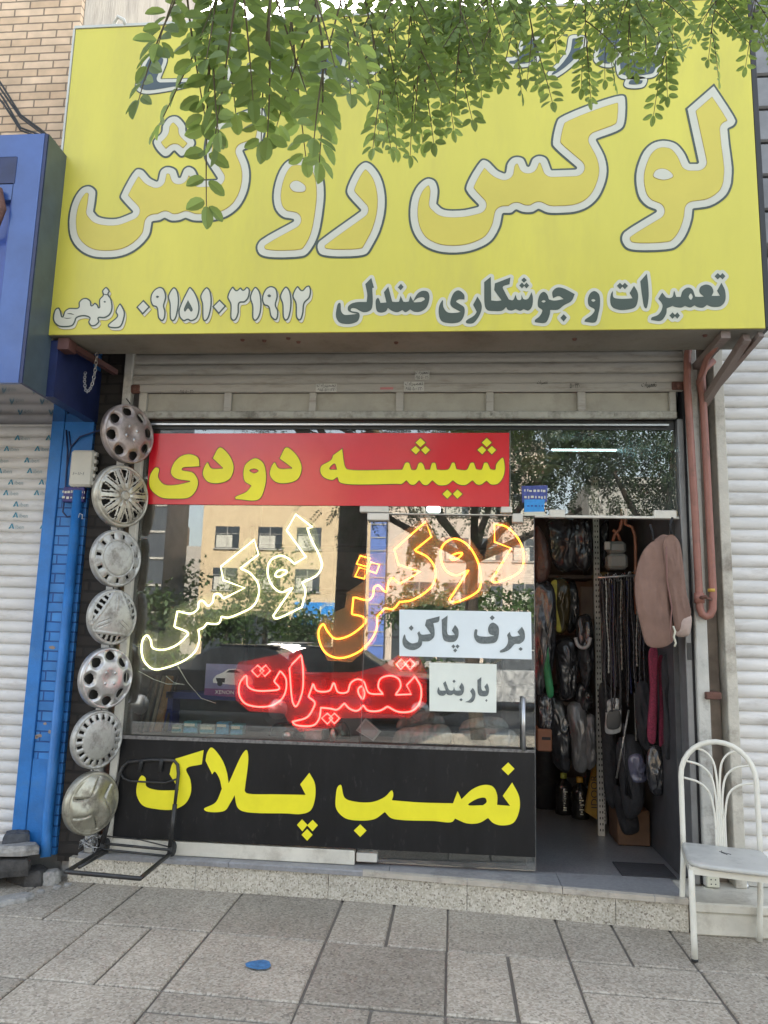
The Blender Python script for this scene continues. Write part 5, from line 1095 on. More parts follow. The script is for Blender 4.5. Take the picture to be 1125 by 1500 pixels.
# lower hanging straps and umbrella-like bundles
for lbl,o,Y,T,m in (('black cloth bundle hanging low beside the steel post',[(880,1000),(895,1010),(902,1070),(905,1130),(898,1185),(888,1170),(882,1090)],.8,.06,m_cloth),
                  ('black pleated bundle at the bottom of the hanging goods',[(905,1085),(925,1075),(942,1100),(944,1150),(938,1190),(920,1200),(908,1150)],.62,.06,m_cloth),
                  ('bluish plastic bundle hanging among the black bundles',[(922,1108),(938,1105),(948,1130),(946,1145),(930,1146),(923,1135)],.55,.03,plast('blue_grey_wrap',(.09,.09,.13),.25,.8)),
                  ('black bundle standing on the granite floor behind the wooden block',[(900,1150),(918,1160),(932,1190),(935,1218),(915,1222),(905,1200)],.75,.06,m_cloth)):
    goods('hanging_bundle',lbl,'bundle',o,Y,T,m,.02,12)
goods('silver_pouch','silver plastic pouch with a dark panel hanging in front of the black bundles','pouch',[(890,1026),(908,1024),(910,1050),(908,1072),(888,1074),(887,1050)],.58,.02,plast('silver_pouch',(.36,.36,.35),.25,.6),.006)
a=MB(); puff(a,[(892,1042),(907,1041),(907,1066),(890,1067)],.555,.006); tag(a.build('pouch_panel',m_frame),'dark square panel on the silver plastic pouch','label')
for k,(x0,y0,x1,y1) in enumerate(((921,1040,903,1140),(930,1015,932,1085),(913,1060,918,1165),(908,1080,924,1170))):
    a=MB(); a.tube([gY(x0,y0,.56),gY((x0+x1)/2,(y0+y1)/2,.56),gY(x1,y1,.56)],.007,8); tag(a.build('thin_rod',m_trims[[2,2,1,1][k]]),['silver rod slanting across the black bundles','short bright rod hanging beside the red net','dark rod among the black bundles','dark lower rod among the black bundles'][k],'rod')
for lbl,o,Y,T,m in (('long black strap bundle hanging on the inner wall right of the magenta nets',[(972,960),(982,958),(985,1040),(984,1110),(976,1112),(972,1040)],.25,.02,m_cloth),
                  ('dark plastic wrapped bundle hanging below the magenta nets',[(950,1096),(966,1092),(972,1130),(968,1165),(954,1160)],.45,.04,m_pb),
                  ('black bundle hanging just below the gas meter behind the strips',[(886,842),(930,842),(938,900),(936,980),(915,1010),(890,1000),(884,920)],.95,.05,m_cloth)):
    goods('hanging_bundle',lbl,'bundle',o,Y,T,m,.02,12)
# magenta net strips
m_net=mat('magenta_net',(.17,.016,.04),.8,var=.6,vscale=110,bump=.4,bscale=160)
goods('red_net','wide magenta net hanging from below the pink jacket','net',[(952,950),(961,948),(963,1000),(962,1060),(958,1090),(950,1086),(952,1010)],.30,.02,m_net,.006)
goods('red_net','thin magenta net cord hanging right of the wide net','net',[(966,960),(970,960),(971,1020),(973,1085),(967,1094),(966,1030)],.32,.008,m_net,.003)
# floor goods
a=MB(); A=gZ(786,1200,.17); 
tb=thing('storage_tub','black tub with an orange lid box on it behind the door edge','tub',gZ(800,1186,.17))
p=gZ(800,1186,.17); k=gY(800,1095,p.y).z
a=MB(); a.lathe([(0,.0),(.12,.0),(.14,.02),(.15,k-.19),(.155,k-.17),(0,k-.17)],(p.x,p.y+.12,.17),20); a.build('body',m_black,tb)
a=MB(); A=gY(787,1100,.9);B=gY(808,1068,.9); ob=thing('orange_box','small orange brown box with a dark slot on the black tub','box',(A.x,.9,A.z)); a.box(A.x,B.x,.88,1.1,A.z,B.z,.008); a.build('box',mat('orange_card',(.20,.085,.045),.7,var=.2),ob); a=MB(); a.box(A.x+.03,B.x-.01,.876,.881,A.z+.08,A.z+.10); a.build('slot',m_dark,ob)
def bottle(px_,py_,topy,cap,label):
    p=gZ(px_,py_,.17); H=gY(px_,topy,p.y).z-.17; t=thing('oil_bottle',label,'bottle',p,'dark bottles on the shop floor')
    a=MB(); a.lathe([(0,0),(.065,0),(.07,.02),(.07,H*.62),(.06,H*.72),(.025,H*.84),(.022,H*.88),(0,H*.88)],p,20); a.build('body',mat('dark_bottle_plastic',(.015,.015,.014),.25,coat=.4),t)
    a=MB(); a.lathe([(0,H),(.024,H),(.026,H*.98),(.026,H*.87)],p,16); a.build('cap',mat('cap_%s'%cap[0],cap[1],.5),t)
    a=MB(); 
    for k in range(9): a.box(p.x-.006+random.uniform(-.012,.012),p.x+.004+random.uniform(-.01,.016),p.y-.0735,p.y-.072,p.z+H*(.12+.055*k),p.z+H*(.15+.055*k))
    a.build('label_print',m_crm,t)
bottle(826,1192,1132,('yellow_green',(.26,.30,.04)),'dark bottle with a yellow green cap on the shop floor')
bottle(850,1198,1138,('amber',(.45,.28,.04)),'dark bottle with an amber cap beside the yellow carton')
q=gZ(868,1205,.17).y
yc=thing('yellow_carton','folded yellow carton with black lettering leaning on the rack foot','carton',gZ(868,1200,.17))
a=MB(); P=[gY(x,y,q) for x,y in ((875,1098),(881,1160),(877,1202),(858,1190),(864,1150))]; a.prism([(p.x,p.z) for p in P],q,q+.06); a.build('panel',mat('yellow_card',(.42,.25,.04),.6,var=.15),yc)
b=MB(); c=gY(871,1160,q-.001); text_mb(b,'IDOOR',.075,lambda co:(c.x-co.y*.95+.0,q-.0015-co.z,c.z+co.x)); b.build('lettering',inkm,yc)
a=MB(); p0=gZ(884,1207,.17); a.box(p0.x-.022,p0.x+.022,p0.y-.002,p0.y+.002,.17,.42); foot=thing('slotted_strip','white perforated strip standing on the floor beside the yellow carton','strip',p0); a.build('plate',mat('white_strip_paint',(.5,.5,.46),.5),foot)
a=MB()
for k in range(9):
    for dx in (-.01,.01): a.box(p0.x+dx-.004,p0.x+dx+.004,p0.y-.0035,p0.y-.0025,.19+k*.025,.2+k*.025)
a.build('holes',m_dark,foot)
p0=gZ(922,1224,.17); a=MB(); a.box(p0.x-.035,p0.x+.03,p0.y,p0.y+.06,.171,.36,.004); tag(a.build('wooden_block',mat('brown_wood',(.12,.07,.05),.7,var=.3,stretch=(6,6,1))),'small brown wooden block standing on the granite floor','block')
p0=gY(960,1188,.9); a=MB(); a.box(1.12,1.335,.75,1.05,.171,.40,.008); tag(a.build('brown_carton',mat('worn_brown_card',(.12,.065,.035),.8,var=.3)),'worn brown carton on the floor against the right inner wall','box')
# pink seat cover hanging at the jamb
m_pink=mat('dusty_pink_cloth',(.20,.12,.092),.85,var=.2,vscale=5,bump=.35,bscale=9)
jk=thing('pink_cover','dusty pink padded seat cover hung from the transom at the right of the doorway','seat cover',gY(970,790,-.1))
a=MB(); puff(a,[(957,792),(972,783),(985,790),(988,850),(984,900),(988,935),(975,947),(949,946),(938,915),(930,870),(932,835),(943,806)],-.085,.03,.032,6.5,seed=4,vz=.2); a.build('front_panel',m_pink,jk)
a=MB(); puff(a,[(973,790),(984,783),(994,792),(1001,830),(1006,870),(1012,900),(1005,912),(992,925),(985,900),(977,850)],-.12,.024,.024,8,seed=8,vz=.2); a.build('side_panel',m_pink,jk)
a=MB(); puff(a,[(992,903),(1011,900),(1012,920),(1008,931),(992,932),(988,918)],-.10,.035,.008,9,seed=2); a.build('flap',mat('pale_pink_lining',(.38,.29,.25),.8,var=.15,bump=.2),jk)
a=MB(); a.tube([gY(x,y,-.17) for x,y in ((976,800),(977,850),(984,890),(982,920),(984,940))],.004,6); a.build('seam',mat('dark_pink_seam',(.2,.1,.085),.8),jk)
for pts in ([(957,792),(955,778),(952,768)],[(984,784),(981,770),(985,758)]):
    a=MB(); a.tube([gY(x,y,-.09) for x,y in pts],.007,6); a.build('hanging_strap',m_cloth,jk)
a=MB(); a.tube([gY(x,y,-.15) for x,y in ((986,917),(989,925),(987,933),(990,942),(988,947))],.006,6); a.build('frayed_trim',m_crm,jk)
# ---- window display
ds=thing('display_counter','dark wooden display counter behind the lower part of the window','counter',(-.9,.35,.17))
a=MB(); a.box(-2.04,.46,.14,.62,.80,.835,.004); a.build('top',mat('dark_counter_top',(.10,.085,.07),.5,var=.3,dirt=.4),ds)
a=MB(); a.box(-2.04,.46,.16,.60,.17,.799); a.build('front',m_dark,ds)
bf=thing('blue_cabinet','dark blue display cabinet frame standing on the counter','cabinet',(-1.3,.5,.84))
A=gY(243,1078,.5);B=gY(352,1016,.5); z0=.836; z1=B.z
m_bf=mat('navy_paint',(.02,.03,.16),.5,var=.2)
a=MB(); a.box(A.x,A.x+.05,.45,.62,z0,z1); a.box(A.x,B.x+.9,.45,.62,z1-.045,z1); a.build('frame',m_bf,bf)
a=MB(); a.box(A.x+.05,B.x+.9,.60,.615,z0,z1-.045); a.build('back_panel',mat('blue_grey_panel',(.07,.08,.09),.6,var=.3),bf)
random.seed(5)
bxm=[mat('teal_box_print',(.09,.28,.34),.4,var=.5,vscale=30),mat('sky_box_print',(.10,.32,.52),.4,var=.5,vscale=30),mat('pale_box_print',(.34,.40,.36),.4,var=.4,vscale=30)]
for k,(x0,x1,yt_,lbl) in enumerate(((252,268,1062,'pale small box at the left end of the row in the cabinet'),(269,291,1057,'teal and blue box, second in the row in the cabinet'),(293,316,1062,'pale green box in the middle of the row in the cabinet'),(317,337,1058,'blue box right of the pale green box in the cabinet'),(338,357,1061,'teal box at the right end of the row in the cabinet'))):
    A=gY(x0,1079,.40);B=gY(x1,yt_,.40); t=thing('bulb_box',lbl,'box',(A.x,.4,.836),'small bulb boxes in the window')
    a=MB(); a.box(A.x,B.x,.38,.46,.836,B.z,.003); a.build('carton',bxm[[2,0,2,1,0][k]],t); a=MB(); a.box(A.x+.004,B.x-.004,.3785,.3795,.845,.845+(B.z-.836)*.35); a.build('label',bxm[[0,1,0,1,1][k]],t); a=MB(); a.box(A.x+.006,B.x-.02,.3785,.3795,B.z-.03,B.z-.012); a.build('print',m_crm,t)
# poster of a white car
ps=thing('car_poster','purple poster of a white car with the words XENON HID','poster',gY(337,1021,.16))
YP=.16
A=gY(299,1020,YP);B=gY(374,972,YP)
a=MB(); a.prism([(p.x,p.z) for p in [gY(x,y,YP) for x,y in ((299,1018),(302,972),(372,974),(372,1023))]],YP,YP+.004); a.build('card',mat('mauve_print',(.20,.19,.36),.4,var=.25,vscale=5),ps)
a=MB(); a.prism([(p.x,p.z) for p in [gY(x,y,YP-.001) for x,y in ((299,1018),(299.6,1008),(372,1011),(372,1023))]],YP-.001,YP-.0002); a.build('purple_band',mat('purple_print',(.16,.05,.17),.4),ps)
def ppoly(name,pts,m,d): 
    a=MB(); a.prism([(p.x,p.z) for p in [gY(x,y,YP-d) for x,y in pts]],YP-d-.0006,YP-d); a.build(name,m,ps)
m_wp=mat('white_print',(.62,.63,.66),.4)
ppoly('car_picture',[(312,995),(317,989),(327,985),(334,980),(347,979.5),(355,982),(362,989),(368,992),(371,999),(369,1003),(340,1003),(318,1001),(312,1000)],m_wp,.0012)
ppoly('car_windscreen',[(331,985),(336,981.5),(346,981),(352,986)],inkm,.002); ppoly('car_grille',[(316,993),(330,993.5),(329,1000),(318,999)],inkm,.002)
for cx in (322,353):
    ppoly('car_wheel',[(cx+4*math.cos(2*math.pi*k/12),1001+4*math.sin(2*math.pi*k/12)) for k in range(12)],inkm,.0026)
b=MB(); c=gY(337,1014.5,YP-.002); text_mb(b,'XENON HID',.034,lambda co:(c.x+co.x*1.05,YP-.002-co.z,c.z+co.y)); b.build('lettering',m_wp,ps)
# wooden laths at the left of the window
for k,(x0,x1,lbl,cc) in enumerate(((206,209,'dark lath at the far left of the window',(.06,.045,.035)),(211,215,'grey brown lath second from the left in the window',(.12,.10,.08)),(218,221,'pale lath third from the left in the window',(.2,.17,.13)),(222,232,'wide orange brown board right of the laths in the window',(.22,.12,.05)),(235,238,'thin dark lath beside the wide board in the window',(.05,.04,.035)))):
    A=gY(x0,1076,.35);B=gY(x1,990,.35+.05*k); a=MB(); a.bar(((A.x+gY(x1,1076,.35).x)/2,.3+.03*k,.836),((A.x+gY(x1,1076,.35).x)/2+.02,.42+.03*k,B.z),gY(x1,1076,.35).x-A.x,.02); tag(a.build('wooden_lath',mat('lath_wood_%s'%['a','b','c','d','e'][k],cc,.7,var=.4,stretch=(20,20,1.5))),lbl,'lath','laths standing in the window')
# folded plastic bags and small stock
for k,(o,lbl,mm) in enumerate(((([(575,1088),(580,1072),(600,1062),(640,1058),(658,1066),(662,1086),(640,1093),(600,1092)]),'low heap of folded clear bags under the smaller notice',m_pc),(([(580,1066),(590,1048),(620,1040),(645,1046),(652,1060),(625,1066)]),'folded grey bag on top of the heap of clear bags',m_pg),(([(666,1092),(668,1074),(690,1066),(730,1064),(755,1072),(757,1096),(720,1100),(690,1098)]),'heap of folded grey bags beside the door handle',m_pg),(([(672,1068),(680,1056),(705,1050),(735,1052),(745,1066),(715,1068)]),'folded clear bag on the heap beside the door handle',m_pc),(([(395,1085),(400,1062),(430,1058),(470,1062),(505,1058),(512,1086),(460,1092)]),'crumpled dark plastic bag under the red neon',m_pb))):
    goods('folded_bag',lbl,'bag',o,.34+.02*k,.06,mm,.02,14,group='folded plastic bags in the window')
a=MB(); P=[gY(x,y,.26) for x,y in ((535,1052),(558,1072),(547,1086),(521,1070))]; st_=thing('square_tray','silver square lamp tilted on the counter','lamp',P[3])
a.prism([(p.x,p.z) for p in P],.26,.29); a.build('rim',m_steel,st_); a=MB(); c=sum(P,Vector())/4; a.prism([((p.x-c.x)*.82+c.x,(p.z-c.z)*.82+c.z) for p in P],.257,.2595); a.build('lens',mat('lens_grey',(.3,.32,.33),.15,coat=.5),st_)
for k,(x,w0,yt_,lbl) in enumerate(((459,24,1068,'clear plastic box of small parts under the red neon'),(420,14,1070,'small chrome lamp left of the clear plastic box'),(487,10,1066,'small chrome lamp right of the clear plastic box'))):
    p=gY(x,1088,.28); H=gY(x,yt_,.28).z-.836; wd=w0/210; a=MB()
    if k==0: a.box(p.x-wd/2,p.x+wd/2,.26,.33,.836,.836+H,.008); mm=mat('clear_box',(.34,.36,.36),.2,coat=.5,var=.4,vscale=20)
    else: a.lathe([(0,0),(wd*.35,0),(wd*.5,H*.3),(wd*.5,H*.6),(wd*.3,H*.9),(0,H)],(p.x,.28,.836),16); mm=m_steel
    tag(a.build('small_part',mm),lbl,'part')
# lamps inside
lp=thing('strip_light','lit white strip lamp on the shop ceiling seen through the transom','lamp',(.8,1.2,3.1))
A=gY(808,659,1.6);B=gY(905,662,1.6)
a=MB(); a.box(A.x,B.x,1.6,1.64,A.z-.012,A.z+.012); a.build('housing',m_crm,lp)
for k in range(34):
    x=A.x+(B.x-A.x)*(k+.5)/34; a=MB(); a.box(x-.009,x+.009,1.594,1.5995,A.z-.008,A.z+.006); a.build('led',bpy.data.materials.get('cold_led') or emis('cold_led',(.75,.95,1.0),.9),lp)
l2=thing('ceiling_lamp','lit white lamp just under the lower edge of the red banner','lamp',gY(635,745,.5))
A=gY(625,748,.5);B=gY(645,741,.5); a=MB(); a.box(A.x,B.x,.5,.6,A.z,B.z,.01); a.build('diffuser',emis('cool_lamp',(.85,1.0,.97),2.5),l2); a=MB(); a.box(A.x-.02,B.x+.02,.49,.62,B.z+.002,B.z+.03); a.build('housing',m_frame,l2)
l3=thing('dome_lamp','unlit pale green dome lamp shade behind the transom glass','lamp',gY(792,690,.9))
c=gY(794,672,.95); a=MB(); a.lathe([(.02,.06),(.10,.045),(.155,.0),(.16,-.02),(.10,-.045),(0,-.05)],c,28); a.build('shade',mat('pale_green_enamel',(.30,.34,.17),.4),l3); a=MB(); a.lathe([(.165,-.075),(.175,-.085),(.15,-.10),(0,-.12)],c,28); a.build('lower_bowl',mat('green_glass',(.22,.27,.13),.3),l3); a=MB(); a.cyl(c+Vector((0,0,.06)),c+Vector((0,0,.4)),.012); a.build('stem',m_steel,l3)
# goods on shelves along the back of the shop
random.seed(9)
bk_=thing('back_shelving','dark shelving with stock along the back wall of the shop','shelving',(-.4,3.1,.17))
for z in (.6,1.05,1.5,1.95,2.4):
    a=MB(); a.box(-2.09,1.33,2.95,3.37,z,z+.025); a.build('shelf',m_shelf,bk_)
for x in (-2.08,-1.2,-.35,.5,1.3):
    a=MB(); a.box(x-.02,x+.02,2.94,2.96,.17,2.6); a.build('upright',m_frame,bk_)
k=0
shades=[mat('stock_%s'%n,c,.5,var=.4,vscale=10) for n,c in (('grey',(.12,.12,.12)),('brown',(.16,.10,.06)),('black',(.03,.03,.03)),('blue',(.03,.06,.16)),('cream',(.25,.23,.19)))]
# ------------------------------------------------------------------ end of goods
# ------------------------------------------------------------------ street trees
random.seed(31); np.random.seed(31)
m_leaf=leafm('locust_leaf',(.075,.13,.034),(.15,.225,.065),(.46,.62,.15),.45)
m_leafc=leafm('shaded_crown_leaf',(.012,.03,.01),(.03,.055,.016),(.05,.09,.02),.2)  # shade of the crowns put into a darker copy of the leaf colour
m_leafd=leafm('street_leaf',(.02,.05,.012),(.06,.11,.025),(.10,.18,.03),.3)
m_bark=mat('grey_brown_bark',(.075,.06,.047),.95,var=.4,vscale=14,bump=.8,bscale=22,stretch=(3,3,.5))
m_twig=mat('green_brown_twig',(.10,.08,.04),.8)
class Leaves:
    def __init__(s): s.mb=MB(); s.t=[]
    def leaflet(s,p,d,n,l,w,t,hi=True):
        d=d.normalized(); sd=d.cross(n)
        if sd.length<1e-4: return
        sd=sd.normalized(); n=sd.cross(d); f=w*.22
        if hi:
            prof=((.10,.55),(.32,.95),(.60,1.0),(.84,.66),(.97,.22))
            b=[p]+[p+d*l*x+sd*w*.5*y+n*f*y for x,y in prof]+[p+d*l]+[p+d*l*x-sd*w*.5*y+n*f*y for x,y in prof[::-1]]
            s.mb.add(b,[(0,1,2,3,4,5,6),(0,6,7,8,9,10,11)]); s.t+= [t]*12
        else:
            s.mb.add([p,p+d*l*.5+sd*w*.5,p+d*l,p+d*l*.5-sd*w*.5],[(0,1,2,3)]); s.t+=[t]*4
    def compound(s,p,d,L,l,w,hi=True,pairs=None,rach=None):
        d=Vector(d).normalized(); p=Vector(p)
        n=Vector((random.uniform(-.5,.5),random.uniform(-1,-.2),random.uniform(.1,1)))
        sd=d.cross(n).normalized(); n=sd.cross(d).normalized()
        if n.z<0 and random.random()<.5: n=-n
        k=pairs or random.randint(6,9); bend=Vector((random.uniform(-.15,.15),random.uniform(-.1,.1),-.25)); tt=random.uniform(0,1)
        pts=[p+d*L*i/k+bend*L*(i/k)**2*.5 for i in range(k+1)]
        if rach is not None: rach.tube(pts,[.0022*(1-.6*i/k) for i in range(k+1)],4,cap=False)
        for i in range(1,k+1):
            dd=(pts[i]-pts[i-1]).normalized()
            for sg in (-1,1):
                if random.random()<.06: continue
                ld=dd*random.uniform(.25,.55)+sd*sg+n*random.uniform(-.35,.25)+Vector((0,0,-.25))
                ll=l*random.uniform(.8,1.12)*(1-.25*abs(i/k-.55)); nn=n+Vector((random.uniform(-.5,.5),random.uniform(-.5,.5),random.uniform(-.3,.3)))
                s.leaflet(pts[i]-dd*L/k*random.uniform(0,.25)+sd*sg*.004,ld,nn,ll,w*ll/l,min(1,max(0,tt+random.uniform(-.3,.3))),hi)
        s.leaflet(pts[-1],dd,n,l,w,tt,hi)
    def build(s,name,m,parent):
        o=s.mb.build(name,m,parent,smooth=False); a=o.data.attributes.new('tint','FLOAT','POINT'); a.data.foreach_set('value',s.t); return o
def limb(mb,a,b,r0,r1,wob=.1,n=8,seg=10):
    a=Vector(a);b=Vector(b); pts=[];
    o=Vector((random.uniform(-1,1),random.uniform(-1,1),random.uniform(-.3,.3)))*wob
    for i in range(n+1):
        t=i/n; pts.append(a.lerp(b,t)+o*math.sin(math.pi*t)+Vector((random.uniform(-1,1),random.uniform(-1,1),0))*wob*.12*(0<i<n))
    mb.tube(pts,[r0+(r1-r0)*i/n for i in range(n+1)],seg); return pts
tb_=thing('locust_tree','locust tree whose leafy branches hang in front of the yellow sign','tree',(.42,-7.5,0))
tm=MB(); P=limb(tm,(.42,-7.5,-.03),(.30,-7.4,2.75),.12,.095,.06); tm.build('trunk',m_bark,tb_)
bm_=MB(); tops=[]
for e in ((-.9,-6.9,4.3),(1.6,-6.8,4.4),(.2,-5.6,4.7),(.9,-8.6,4.9),(-.6,-8.4,4.6),(-1.6,-7.2,3.7),(2.0,-7.4,3.6)):
    q=limb(bm_,P[-1],e,.07,.035,.15); tops.append(q[-1])
ends=[]
for a,bs in ((tops[2],((-1.0,-3.75,4.05),(-.2,-3.6,4.35),(.6,-3.0,4.7),(1.4,-3.3,4.5))),(tops[1],((2.1,-3.6,4.4),(2.9,-5.0,4.8))),(tops[0],((-2.2,-5.4,4.6),(-2.6,-7.2,4.9))),(tops[3],((2.5,-8.8,5.6),))):
    for b in bs: q=limb(bm_,a,b,.032,.014,.12); ends.append(q)
bm_.build('limb',m_bark,tb_)
hang=Leaves(); tw=MB()
def spray(xt,xb,yb,D,n,L,l,w,spread=.55,ytop=-110):
    D0=D+random.uniform(-.05,.15)
    pts=[gD(xt+(xb-xt)*t+8*math.sin(t*3+xt),ytop+(yb-ytop)*t,D0+(D-D0)*t) for t in [k/8 for k in range(9)]]
    tw.tube(pts,[.0042-.003*k/8 for k in range(9)],5)
    e=min(ends,key=lambda q:(q[-1]-pts[0]).length)
    j=min(range(len(e)),key=lambda i:(e[i]-pts[0]).length); limb(tw,e[j],pts[0],.009,.0045,.06,5,6)
    for k in range(n):
        t=.12+.88*(k+.5)/n; i=int(t*8-.001); p=pts[i].lerp(pts[i+1],t*8-i) if i<8 else pts[8]
        sgn=1 if k%2 else -1
        d=Vector((sgn*random.uniform(.1,spread),random.uniform(-.35,.35),-1+random.uniform(-.1,.25)))
        if k>n-3: d.x*=.35
        hang.compound(p,d,L*random.uniform(.75,1.1),l,w,True,rach=tw)
for xt,xb,yb,D,n in ((290,250,30,1.30,3),(320,300,110,1.30,5),(355,330,30,1.36,2),(395,385,60,1.30,4),(415,425,60,1.36,2),(445,470,110,1.30,5),(480,520,60,1.5,4),(360,352,10,1.25,3)):
    spray(xt,xb,yb,D,n,.205,.040,.0215,.45)
for xt,xb,yb,D,n in ((520,553,130,2.1,9),(560,572,120,2.2,10),(590,600,150,2.3,11),(600,622,110,2.15,10),(640,645,120,2.35,10),(660,672,95,2.2,10),(690,700,85,2.4,9),(720,716,50,2.3,7),(745,755,70,2.5,8),(770,785,75,2.4,8),(800,815,0,2.5,4),(650,690,40,2.6,6)):
    spray(xt,xb,yb,D,n,.19,.040,.0195,.7)
for xt,xb,yb,D,n in ((850,868,70,2.5,10),(880,890,60,2.6,10),(905,922,40,2.5,10),(935,938,50,2.7,7),(960,968,80,2.6,11),(990,985,30,2.7,6),(1050,1045,50,2.8,10),(1075,1075,20,2.9,6),(1100,1105,30,2.8,10),(1125,1128,60,2.9,10),(1150,1150,40,2.9,9)):
    spray(xt,xb,yb,D,n,.18,.038,.018,.7)
hang.build('hanging_foliage',m_leaf,tb_); tw.build('twig',m_twig,tb_)
def crown(L,c,r,n,zmin=None,l=.062,w=.032):
    c=Vector(c); cl=[Vector((random.gauss(0,1),random.gauss(0,1),random.gauss(0,1))).normalized()*random.uniform(.35,1) for _ in range(34)]
    k=0
    while k<n:
        q=random.choice(cl)+Vector((random.gauss(0,.16),random.gauss(0,.16),random.gauss(0,.16)))
        p=Vector((c.x+q.x*r[0],c.y+q.y*r[1],c.z+q.z*r[2])); k+=1
        if p.y>-4.9 and p.z<1.5+(p.y+4.83)*1.05+.35: continue
        if zmin and p.z<zmin: continue
        L.compound(p,(random.uniform(-.7,.7),random.uniform(-.7,.7),-.6),.24,l,w,False,pairs=6)
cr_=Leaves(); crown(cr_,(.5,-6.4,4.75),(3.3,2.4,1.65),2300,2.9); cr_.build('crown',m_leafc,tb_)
ta=thing('street_tree','thick straight street tree seen only mirrored in the shop window','tree',(-1.66,-7.5,0))
tm=MB(); P=limb(tm,(-1.66,-7.5,-.03),(-1.64,-7.5,3.9),.245,.225,.02,10,14); tm.build('trunk',m_bark,ta)
bm_=MB()
for e in ((-3.2,-7.0,5.6),(-1.2,-8.6,6.2),(-.6,-6.6,5.9),(-2.6,-8.8,5.4)): limb(bm_,P[-1],e,.13,.05,.2)
bm_.build('limb',m_bark,ta)
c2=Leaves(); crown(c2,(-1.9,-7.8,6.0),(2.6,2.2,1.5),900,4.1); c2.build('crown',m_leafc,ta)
tc_=thing('street_tree','thin street tree with a low crown mirrored at the right of the transom','tree',(3.4,-7.5,0))
tm=MB(); P=limb(tm,(3.4,-7.5,-.03),(3.3,-7.4,2.9),.10,.085,.05); tm.build('trunk',m_bark,tc_)
bm_=MB()
for e in ((2.4,-7.0,4.2),(4.4,-7.9,4.5),(3.2,-6.4,4.6)): limb(bm_,P[-1],e,.06,.03,.12)
bm_.build('limb',m_bark,tc_)
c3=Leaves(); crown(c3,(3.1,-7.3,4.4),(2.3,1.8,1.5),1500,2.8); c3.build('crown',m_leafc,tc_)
# far street trees
def fartree(x,y,h,r,lbl,n=700,zb=None):
    t=thing('street_tree',lbl,'tree',(x,y,-.15),'trees along the far side of the street')
    a=MB(); limb(a,(x,y,-.2),(x+.1,y,h*.55),.16,.08,.1); a.build('trunk',m_bark,t)
    L=Leaves(); cl=[Vector((random.gauss(0,1),random.gauss(0,1),random.gauss(0,.9))).normalized()*random.uniform(.45,1) for _ in range(26)]
    for _ in range(n):
        q=random.choice(cl)+Vector((random.gauss(0,.18),random.gauss(0,.18),random.gauss(0,.18)))
        p=Vector((x+q.x*r,y+q.y*r,h*.62+q.z*h*.38)); s=random.uniform(.16,.34); tt=random.random()
        for _2 in range(3):
            d=Vector((random.gauss(0,1),random.gauss(0,1),random.gauss(0,1))).normalized(); L.leaflet(p+d*.15,d,Vector((random.gauss(0,1),random.gauss(0,1),1)).normalized(),s,s*.6,tt,False)
    L.build('crown',m_leafd,t)
for k,(px_,pt,pb,Y,r,lbl) in enumerate(((250,830,950,34,2.6,'dense dark tree mirrored at the left end of the shop window'),(222,855,950,30,1.6,'small dark tree at the far left of the mirrored street'),(392,815,935,38,2.4,'bushy tree mirrored behind the pale yellow neon'),(452,890,945,36,2.0,'low bush mirrored under the blue shop sign across the street'),(745,835,945,36,3.0,'grey green tree mirrored above the paper notices'),(620,845,945,34,2.2,'tree mirrored behind the amber neon'),(330,890,945,33,1.8,'low bush mirrored left of the pale yellow neon middle'))):
    tp=gR(px_,pt,Y); fartree(tp.x,-Y,tp.z+.1,r,lbl,520)
# ------------------------------------------------------------------ across the street
m_ochre=mat('sunlit_ochre_render',(.57,.44,.28),.85,var=.08,vscale=.6); m_och2=mat('pale_pink_render',(.54,.45,.38),.85,var=.08,vscale=.6)
m_win=mat('far_window_glass',(.05,.06,.07),.15,var=.3,vscale=.6); m_wfr=mat('far_window_frame',(.35,.33,.3),.6)
def facade(lbl,x0,x1,Y,z1,m,rows,wx,ww,wh,base=3.2,name='apartment_building'):
    t=thing(name,lbl,'building',((x0+x1)/2,-Y-4,-.15))
    a=MB(); a.box(x0,x1,-Y-10,-Y,-.2,z1); a.build('wall',m,t)
    a=MB(); a.box(x0,x1,-Y,-Y+.25,z1-.3,z1+.15); a.build('parapet',m,t)
    for z in rows:
        for x in wx:
            a=MB(); a.box(x-ww/2-.08,x+ww/2+.08,-Y+.005,-Y+.12,z-.1,z); o=a.build('window',m_wfr,t)
            b=MB(); b.box(x-ww/2,x+ww/2,-Y+.005,-Y+.02,z+.002,z+wh); b.build('pane',m_win,o)
            b=MB(); b.box(x-.03,x+.03,-Y+.021,-Y+.05,z+.002,z+wh); b.box(x-ww/2,x+ww/2,-Y+.021,-Y+.045,z+wh*.66,z+wh*.66+.04); b.build('sash',m_wfr,o)
            b=MB(); b.box(x-ww/2+.1,x+ww/2-.5,-Y+.0205,-Y+.024,z+.05,z+wh*.6); b.build('curtain',mat('curtain',(.5,.48,.42),.8) if not bpy.data.materials.get('curtain') else bpy.data.materials['curtain'],o)
    a=MB(); a.box(x0+.4,x1-.4,-Y+.01,-Y+.03,-.1,base); a.build('shop_glazing',m_win,t)
    for k in range(int((x1-x0)/3.2)+1):
        a=MB(); a.box(x0+.4+k*3.2-.12,x0+.4+k*3.2+.12,-Y+.031,-Y+.15,-.1,base); a.build('pier',m,t)
    return t
Yo=50
fb=facade('sunlit ochre apartment block across the street, mirrored in the shop window',gR(295,800,Yo).x,gR(543,800,Yo).x,Yo,14.5,m_ochre,(gR(340,803,Yo).z,gR(470,867,Yo).z,11.2),[gR(x,800,Yo).x for x in (332,395,452)],1.8,1.6)
